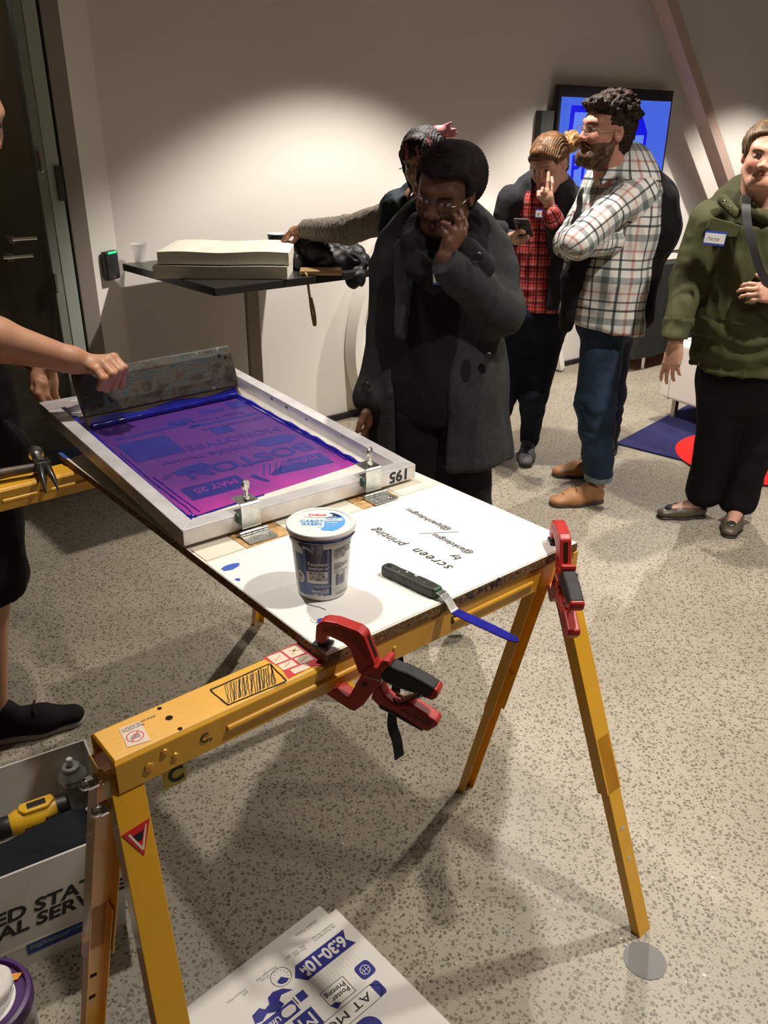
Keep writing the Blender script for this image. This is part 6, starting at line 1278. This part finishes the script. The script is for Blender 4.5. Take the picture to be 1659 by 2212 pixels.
S = SDF(); S.ell(J(1235, 306, 4.22), (.045, .045, .045)); S.cone(J(1222, 318, 4.18), J(1235, 306, 4.22), .03, .03); soft('hair_bun', S, hairmat('bun_hair', (.12, .055, .02), (.40, .23, .08), .4), t3, B, .004, disp=lambda P, N: .010 * np.abs(vnoise(P, (42, 42, 42), 3)) + .004 * vnoise(P, (110, 110, 110), 4))
ph = thing('smartphone', Matrix.Translation(Vector(J(1131, 492, 3.875))) @ Matrix.Rotation(math.radians(-25), 4, 'Z') @ Matrix.Rotation(math.radians(-38), 4, 'X'), 'black smartphone held by the person in the red check shirt', 'phone')
MB().box((0, 0, 0), (.068, .135, .009)).build('case', M_BLACKPL, ph, bevel=.003); MB().box((0, 0, .0047), (.060, .122, .0004)).build('screen', mat('phone_glass', (.02, .02, .025), .08), ph)
name_tag(J(1168, 462, 3.98), -lat, (0, 0, 1), 'white name badge half hidden behind the raised wrist, on the red check shirt', 'K', .05, .04)
# ---------------------------------------------------------------- the bearded man
base = (1.03, 3.80, 0); B = base; t4 = person(base, 'bearded person with curly hair, pale check shirt and jeans, arms folded'); yw = -148; fv = dirv(yw); lat = np.array([fv[1], -fv[0], 0])
h4 = hframe(J(1308, 284, 3.72), -158, -3, 2, 1.07)
S = SDF(); head(S, h4, 1.0, 1.1); S.cone(hp_(h4, 0, .045, -.085), hp_(h4, 0, .048, -.112), .034, .026, .03); S.cone(hp_(h4, 0, -.03, -.09), J(1338, 385, 3.80), .056, .058, .03)
torso(S, [(J(1340, 425, 3.82), .13, .09), (J(1330, 490, 3.82), .16, .11), (J(1310, 600, 3.80), .15, .11), (J(1308, 660, 3.80), .12, .09)], yw)
nS, nE, nW = J(1376, 416, 3.70), J(1243, 524, 3.46), J(1330, 520, 3.66); oS, oE, oW = J(1290, 410, 3.98), J(1228, 525, 3.86), J(1275, 512, 3.72)
arm(S, nS, nE, nW, (.045, .042, .040, .032)); arm(S, oS, oE, oW, (.045, .042, .040, .032)); 
f4 = [(np.array([1.055, 3.665, 0]), np.array([.790, 3.600, 0])), (np.array([1.17, 4.02, 0]), np.array([.865, 3.98, 0]))]
leg(S, J(1303, 705, 3.74), J(1286, 870, 3.69), f4[0][0] + (-.03, -.0, .08)); leg(S, J(1315, 705, 3.88), J(1308, 850, 3.95), f4[1][0] + (-.03, 0, .08))
soft('body', S, M_SKIN, t4, B, .010, col=headcol(h4, (.50, .235, .165), (.38, .13, .11), (.07, .035, .02), beard=(.095, .045, .022), blush=.5))
WP = plaid('pale_check', (.60, .585, .55), [(.0, .06, (.13, .16, .17)), (.22, .38, (.42, .46, .48)), (.55, .59, (.16, .18, .2)), (.76, .82, (.80, .50, .48))], [(.0, .055, (.13, .16, .17)), (.22, .38, (.42, .46, .48)), (.58, .63, (.80, .50, .48)), (.80, .84, (.2, .22, .24))], .185, .175)
S = SDF(); TP = [(J(1346, 380, 3.80), .070, .065), (J(1342, 407, 3.82), .180, .122), (J(1330, 480, 3.82), .205, .150), (J(1306, 600, 3.80), .198, .158), (J(1297, 700, 3.80), .208, .160)]
torso(S, TP, yw); S.cone(nS, nE, .070, .060, .03); S.cone(nE, nW, .060, .045, .02); S.cone(oS, oE, .075, .060, .03); S.cone(oE, J(1262, 515, 3.72), .055, .048, .02)
S.cut(J(1290, 706, 3.7), (-.15, 0, -1), J(1290, 706, 3.7) - .6, J(1290, 706, 3.7) + .6)
for q in ((J(1352, 352, 3.74), J(1300, 392, 3.64)),): S.cone(q[0], q[1], .020, .013, .02)
soft('check_shirt', S, WP, t4, B, .006, disp=lambda P, N: folds(.013, (8, 8, 5), 14)(P, N), pl=cloth_attr([(nS, nE, .078, .062, (0, 0, 1)), (nE, nW, .06, .045, (0, 0, 1)), (oS, oE, .075, .06, (0, 0, 1)), (J(1340, 385, 3.82), J(1298, 710, 3.80), .175, .175, -fv)]))
M_JEAN = mat('blue_jeans', (.020, .038, .070), .8, var=.45, vscale=7, bump=.15, bscale=200)
S = SDF(); leg(S, J(1308, 695, 3.76), J(1286, 870, 3.69), f4[0][0] + (-.03, -.005, .15), (.098, .088, .078, .066)); leg(S, J(1315, 690, 3.90), J(1310, 850, 3.95), f4[1][0] + (-.03, 0, .13), (.118, .085, .075, .062)); S.ell(J(1312, 700, 3.81), (.140, .12, .10), k=.03); S.cut((0, 0, .105), (0, 0, -1))
soft('jeans', S, M_JEAN, t4, B, .007, disp=lambda P, N: folds(.007, (8, 8, 9), 7)(P, N) + .003 * np.sin(P[:, 2] * 60 + 6 * vnoise(P, (9, 9, 9), 1)) * (P[:, 2] < .5))
M_FD = mat('faded_denim', (.19, .24, .28), .8, var=.3, vscale=60)
for (hh, tt_), rr in zip(f4, (.068, .064)):
    S = SDF(); S.cone(hh + (-.03, -.005, .135), hh + (-.03, -.005, .16), rr, rr, .01); S.cut((0, 0, .112), (0, 0, -1)); S.cut((0, 0, .150), (0, 0, 1)); soft('trouser_cuff', S, M_FD, t4, B, .005)
pair_of_shoes(t4, B, f4, mat('tan_leather', (.36, .17, .065), .6, var=.2, vscale=25), mat('brown_sole', (.055, .035, .02), .7), .050, .065, laces=mat('brown_lace', (.09, .045, .02), .7), sz=.024)
S = SDF(); p = lambda x, y, z: hp_(h4, x, y, z); S.ell(p(0, -.030, .042), (.088, .100, .094), h4['R']); S.ell(p(0, -.055, -.02), (.074, .06, .075), h4['R'], .03); S.ell(p(0, .040, .088), (.068, .055, .036), h4['R'], .03)
random.seed(21)
for k in range(90):
    a = random.uniform(0, 6.28); e = random.uniform(.1, 1.35); x, y, z = .086 * math.cos(a) * math.cos(e), -.03 + .100 * math.sin(a) * math.cos(e), .045 + .092 * math.sin(e)
    if y > .045 and z < .085: continue
    S.ell(p(x, y, z), (.014, .014, .014), k=.006)
for k in range(14): S.ell(p(random.uniform(-.06, .06), random.uniform(.065, .088), random.uniform(.080, .105)), (.013, .013, .013), k=.006)
S.boxx(p(0, .135, -.045), (.13, .085, .118), h4['R'], .03, .008, 's'); S.boxx(p(0, .055, -.10), (.12, .085, .10), h4['R'], .02, .008, 's')
soft('hair', S, hairmat('curly_brown_hair', (.010, .006, .004), (.045, .024, .015), .65), t4, B, .004, disp=lambda P, N: .007 * np.abs(vnoise(P, (75, 75, 75), 3)) + .004 * vnoise(P, (150, 150, 150), 4))
S = SDF(); S.chain([p(-.066, .0, -.03), p(-.058, .030, -.075), p(-.024, .072, -.105), p(.024, .072, -.105), p(.058, .030, -.075), p(.066, .0, -.03)], [.010, .018, .022, .022, .018, .010], .02); S.chain([p(-.026, .082, -.060), p(0, .097, -.047), p(.026, .082, -.060)], [.005, .007, .005], .008)
S.chain([p(-.03, .078, -.085), p(0, .086, -.090), p(.03, .078, -.085)], [.012, .015, .012], .02)
soft('beard', S, hairmat('beard_hair', (.035, .018, .010), (.16, .085, .045), .6), t4, B, .004, disp=lambda P, N: .003 * np.abs(vnoise(P, (120, 120, 120), 3)))
glasses(t4, B, h4, M_WIRE, .021, .016, y=.100)
# backpack and dark jacket on his back
bk = thing('backpack', (B[0] + .18, B[1] + .05, 0), 'black backpack on the back of the bearded person', 'backpack'); bb_ = (B[0] + .18, B[1] + .05, 0)
S = SDF(); S.chain([J(1380, 372, 3.88), J(1405, 440, 3.92), J(1408, 500, 3.92), J(1385, 580, 3.90), J(1380, 680, 3.88)], [.075, .105, .10, .075, .072], .05); S.ell(J(1412, 480, 3.92), (.10, .13, .16), k=.05)
soft('bag', S, mat('black_canvas', (.007, .007, .008), .85), bk, bb_, .007, disp=folds(.010, (12, 12, 7), 2))
S = SDF(); S.chain([J(1345, 355, 3.97), J(1300, 385, 3.96), J(1268, 430, 3.84), J(1252, 480, 3.80), J(1256, 500, 3.78)], [.03, .040, .042, .036, .03], .02, flat=(fv, .6)); S.chain([J(1262, 545, 3.66), J(1236, 600, 3.70), J(1228, 680, 3.74), J(1222, 705, 3.76)], [.04, .045, .035, .03], .02)
soft('strap', S, mat('black_strap', (.007, .007, .008), .85), bk, bb_, .006, disp=folds(.006, (14, 14, 10), 2))
# ---------------------------------------------------------------- the woman in the green jacket
base = (1.50, 3.36, 0); B = base; t5 = person(base, 'person in olive green jacket with crossbody strap and black trousers, at the right edge'); yw = -102; fv = dirv(yw); lat = np.array([fv[1], -fv[0], 0])
h5 = hframe(J(1653, 336, 3.30), -112, 4, 3, .93)
S = SDF(); head(S, h5, 1.04, 1.1, full=.35); S.cone(hp_(h5, 0, -.03, -.09), J(1640, 450, 3.40), .058, .065, .03)
torso(S, [(J(1640, 470, 3.42), .15, .10), (J(1620, 560, 3.42), .16, .13), (J(1615, 680, 3.40), .15, .12), (J(1612, 770, 3.40), .13, .10)], yw)
gA, gE, gW = J(1532, 482, 3.42), J(1484, 612, 3.42), J(1460, 738, 3.30); arm(S, gA, gE, gW); arm(S, J(1740, 470, 3.42), J(1755, 620, 3.40), J(1685, 640, 3.20))
hand(S, J(1461, 742, 3.30), DN + np.array([-.10, -.05, 0]), np.array([-.6, -.8, 0]), 1, [(12, 18, 12), (14, 20, 14), (18, 24, 16), (22, 26, 18)], .98, thumb=DN * .8 + np.array([.45, -.3, 0]))
hand(S, J(1688, 638, 3.20), np.array([-1, -.1, .15]), np.array([0, -.9, .4]), 1, [(30, 40, 30)] * 4)
f5 = [(np.array([1.50, 3.50, 0]), np.array([1.265, 3.475, 0])), (np.array([1.63, 3.46, 0]), np.array([1.515, 3.255, 0]))]
leg(S, J(1570, 810, 3.42), J(1545, 960, 3.46), f5[0][0] + (-.02, 0, .09)); leg(S, J(1650, 810, 3.42), J(1625, 960, 3.42), f5[1][0] + (-.01, -.02, .09))
for hh, tt_ in f5: d = nrm(tt_ - hh); S.cone(hh + d * .05 + (0, 0, .06), hh + d * .17 + (0, 0, .028), .034, .026, .02)
soft('body', S, M_SKIN, t5, B, .010, col=headcol(h5, (.56, .30, .21), (.50, .20, .17), (.13, .075, .04), blush=.5, wide=1.04))
M_OLV = mat('olive_cotton', (.060, .062, .026), .75, var=.15, vscale=10, bump=.05, bscale=150)
S = SDF(); torso(S, [(J(1642, 452, 3.43), .105, .09), (J(1632, 490, 3.43), .205, .14), (J(1622, 580, 3.42), .200, .165), (J(1612, 700, 3.40), .200, .165), (J(1605, 812, 3.40), .225, .165)], yw, .04)
S.cone(gA, gE, .078, .064, .03); S.cone(gE, J(1458, 728, 3.31), .062, .050, .02); S.cone(J(1735, 480, 3.42), J(1755, 620, 3.40), .075, .06, .03); S.cone(J(1755, 620, 3.40), J(1700, 640, 3.22), .06, .048, .02)
S.cut((0, 0, gW[2] + .012), (0, 0, -1), gW - .12, gW + .12); S.cut((0, 0, J(1600, 808, 3.3)[2]), (0, 0, -1)); S.ell(J(1650, 432, 3.35), (.075, .09, .07), k=.01, mode='s')
jk5 = soft('jacket', S, M_OLV, t5, B, .006, disp=lambda P, N: folds(.010, (9, 9, 6), 21)(P, N) + .004 * np.sin(P[:, 2] * 70 + 8 * vnoise(P, (6, 6, 6), 1)) * (P[:, 2] < .95))
S = SDF(); S.chain([J(1700, 452, 3.38), J(1655, 468, 3.27), J(1615, 450, 3.29), J(1598, 425, 3.38), J(1612, 405, 3.50)], [.020, .017, .018, .022, .026], .02)
soft('collar', S, M_OLV, t5, B, .005, disp=folds(.005, (18, 18, 14), 3))
def shellpatch(name, px, py, Y, w, h, ang, m, parent, base, th=.006, poly=None):
    c = J(px, py, Y); r_ = lat * -1; r_ = nrm(r_ * math.cos(math.radians(ang)) + np.array([0, 0, 1]) * math.sin(math.radians(ang))); u_ = nrm(np.cross(fv, r_)); u_ = u_ if u_[2] > 0 else -u_
    M = Matrix((r_, u_, np.cross(r_, u_))).transposed().to_4x4(); M.translation = Vector(c - np.array(base)); pl_ = poly or [(-.5, -.35), (-.3, -.5), (.3, -.5), (.5, -.35), (.5, .5), (-.5, .5)]
    return MB().prism([(x * w, y * h) for x, y in pl_], -th, th).build(name, m, parent, M=M, bevel=.003)
shellpatch('pocket_flap', 1562, 492, 3.263, .115, .05, -14, M_OLV, t5, B, .010)
for x, y in ((1565, 435), (1577, 447), (1586, 456), (1611, 470), (1627, 466), (1648, 466)): MB().lathe([(.006, -.004), (.007, 0), (.0045, .003), (0, .004)], 14, Matrix.Translation(Vector(J(x, y, 3.285))) @ Matrix.Rotation(math.radians(80), 4, 'X')).build('snap_button', M_CHROME, t5, M=Matrix.Translation(-Vector(B)), smooth=True)
S = SDF(); S.cone(J(1562, 432, 3.33), J(1590, 462, 3.28), .022, .018, .01, flat=(fv, .35)); soft('shoulder_tab', S, M_OLV, t5, B, .005)
st5 = ribbon('crossbody_strap', [J(1618, 405, 3.40), J(1612, 435, 3.28), J(1614, 480, 3.24), J(1626, 530, 3.215), J(1645, 590, 3.20), J(1675, 650, 3.18), J(1700, 700, 3.2)], tuple(-lat * .032), .003, mat('strap_webbing', (.012, .012, .014), .6), None, None, t5); st5.matrix_basis = Matrix.Translation(-Vector(B))
name_tag(J(1544, 515, 3.245), -lat * .97 + np.array([0, 0, -.10]), np.array([0, -.1, 1]), 'white and blue name badge on the olive green jacket', 'Marya', .078, .052)
S = SDF(); S.ell(J(1612, 812, 3.42), (.205, .165, .17), k=.04); leg(S, J(1570, 800, 3.43), J(1548, 960, 3.47), f5[0][0] + (-.02, 0, .13), (.118, .086, .080, .082)); leg(S, J(1650, 800, 3.43), J(1628, 960, 3.43), f5[1][0] + (-.01, -.01, .10), (.118, .086, .080, .080)); S.cut((0, 0, .055), (0, 0, -1)); soft('trousers', S, M_BLK, t5, B, .008, disp=folds(.006, (8, 8, 6), 7))
pair_of_shoes(t5, B, f5, mat('taupe_leather', (.095, .075, .052), .4), mat('dark_flat_sole', (.03, .022, .02), .5), .040, .05, True, sz=.012, hole=True)
for hh, tt_ in f5:
    d = nrm(tt_ - hh); c = hh + d * (np.linalg.norm(tt_ - hh) - .055) + (0, 0, .052); n = 20
    b = MB().lathe([(.017, 0), (.018, .003), (.014, .005), (.0135, .003), (.006, .003), (.005, .005), (0, .005)], n, Matrix.Translation(Vector(c)) @ Matrix.Rotation(.35, 4, Vector(np.cross([0, 0, 1], d)))); b.build('shoe_medallion', M_DARKSTEEL, t5, M=Matrix.Translation(-Vector(B)), smooth=True)
S = SDF(); p = lambda x, y, z: hp_(h5, x, y, z); S.ell(p(0, -.016, .041), (.088, .104, .084), h5['R']); S.boxx(p(0, .130, -.05), (.13, .075, .128), h5['R'], .04, .012, 's'); S.cone(p(0, -.08, .0), p(0, -.09, -.06), .04, .03); S.boxx(p(0, .06, -.12), (.12, .10, .085), h5['R'], .02, .008, 's')
soft('hair', S, hairmat('dark_blond_hair', (.06, .035, .018), (.17, .11, .06), .45, (1, 1, .3)), t5, B, .0035, disp=lambda P, N: .0016 * np.sin(hl(h5, P)[0] * 800 + 4 * vnoise(P, (25, 25, 25), 6)))
# ---------------------------------------------------------------- the printer
base = (-1.22, 2.05, 0); B = base; t6 = person(base, 'person in black shirt and shorts at the left edge, holding the squeegee'); yw = -25; fv = dirv(yw); lat = np.array([fv[1], -fv[0], 0])
h6 = hframe(J(-89, 243, 2.12), -18, 22, 0, 1.05)
S = SDF(); head(S, h6); pS, pE, pW = J(-200, 500, 2.0), J(-80, 715, 1.98), J(158, 778, 2.06)
S.cone(hp_(h6, 0, -.03, -.09), J(-170, 430, 2.15), .055, .06, .03)
torso(S, [(J(-215, 480, 2.12), .15, .10), (J(-185, 650, 2.12), .16, .12), (J(-130, 850, 2.10), .15, .11), (J(-100, 960, 2.08), .16, .12)], yw)
arm(S, pS, pE, pW, (.060, .052, .054, .031))
phand(S, pW, J(205, 790, 2.08), [[J(176, 795, 2.13), J(196, 822, 2.17), J(215, 835, 2.19)], [J(208, 798, 2.04), J(224, 818, 2.025), J(216, 838, 2.03)], [J(222, 785, 2.055), J(244, 808, 2.035), J(229, 842, 2.04)], [J(236, 776, 2.075), J(258, 800, 2.055), J(245, 840, 2.06)], [J(246, 772, 2.10), J(268, 795, 2.08), J(262, 834, 2.085)]], .0105, .031)
qS, qE, qW = J(-170, 490, 2.32), J(-40, 720, 2.50), J(90, 790, 2.36); arm(S, qS, qE, qW, (.058, .048, .044, .031))
phand(S, qW, J(95, 812, 2.30), [[J(115, 795, 2.25), J(126, 792, 2.22), J(136, 797, 2.20)], [J(78, 815, 2.27), J(74, 842, 2.25), J(88, 868, 2.24)], [J(84, 825, 2.25), J(84, 850, 2.23), J(98, 874, 2.23)], [J(96, 830, 2.25), J(100, 855, 2.24), J(112, 872, 2.25)], [J(106, 830, 2.27), J(116, 852, 2.27), J(126, 868, 2.28)]], .011, .032); S.ell(J(98, 822, 2.29), (.036, .03, .05), k=.02)
f6 = [(np.array([-1.16, 1.90, 0]), np.array([-.895, 2.01, 0])), (np.array([-1.62, 2.12, 0]), np.array([-1.38, 2.22, 0]))]
k6 = J(-45, 1190, 1.98); leg(S, J(-70, 1000, 2.04), k6, f6[0][0] + (.03, .02, .08), (.09, .064, .062, .040)); leg(S, J(-150, 1000, 2.18), J(-200, 1180, 2.18), f6[1][0] + (.03, .02, .08), (.09, .064, .062, .040))
soft('body', S, M_SKIN, t6, B, .008, col=headcol(h6, (.56, .285, .165), (.45, .16, .13), (.16, .08, .035), blush=.4))
M_TEE = mat('black_cotton', (.009, .009, .009), .9)
S = SDF(); torso(S, [(J(-220, 450, 2.14), .10, .08), (J(-215, 490, 2.12), .19, .13), (J(-190, 680, 2.10), .185, .145), (J(-132, 860, 2.08), .185, .145), (J(-95, 990, 2.06), .195, .15)], yw); S.cone(pS, pS * .5 + pE * .5, .085, .075, .03); S.cone(qS, qS * .55 + qE * .45, .08, .07, .03)
soft('t_shirt', S, M_TEE, t6, B, .008, disp=folds(.010, (8, 8, 6), 4))
S = SDF(); leg(S, J(-70, 985, 2.05), k6 * .9 + f6[0][0] * .1, k6 * .78 + f6[0][0] * .22, (.135, .118, .115, .115)); leg(S, J(-150, 985, 2.16), J(-200, 1175, 2.18), J(-210, 1215, 2.18), (.13, .115, .11, .11)); S.ell(J(-85, 985, 2.08), (.19, .15, .12), k=.05); S.cut((0, 0, .46), (0, 0, -1))
soft('shorts', S, M_BLK, t6, B, .008, disp=folds(.008, (8, 8, 5), 12))
pair_of_shoes(t6, B, f6, mat('black_sneaker', (.010, .010, .010), .8, var=.1, vscale=60), mat('grey_sneaker_sole', (.34, .34, .33), .7), .048, .085, laces=M_BLACKPL, sz=.026)
S = SDF(); p = lambda x, y, z: hp_(h6, x, y, z); S.ell(p(0, -.026, .045), (.082, .098, .082), h6['R']); S.boxx(p(0, .135, -.05), (.13, .085, .125), h6['R'], .03, .01, 's'); S.boxx(p(0, .06, -.12), (.12, .10, .09), h6['R'], .02, .008, 's')
soft('hair', S, hairmat('sandy_hair', (.14, .08, .035), (.32, .20, .10), .5), t6, B, .005)
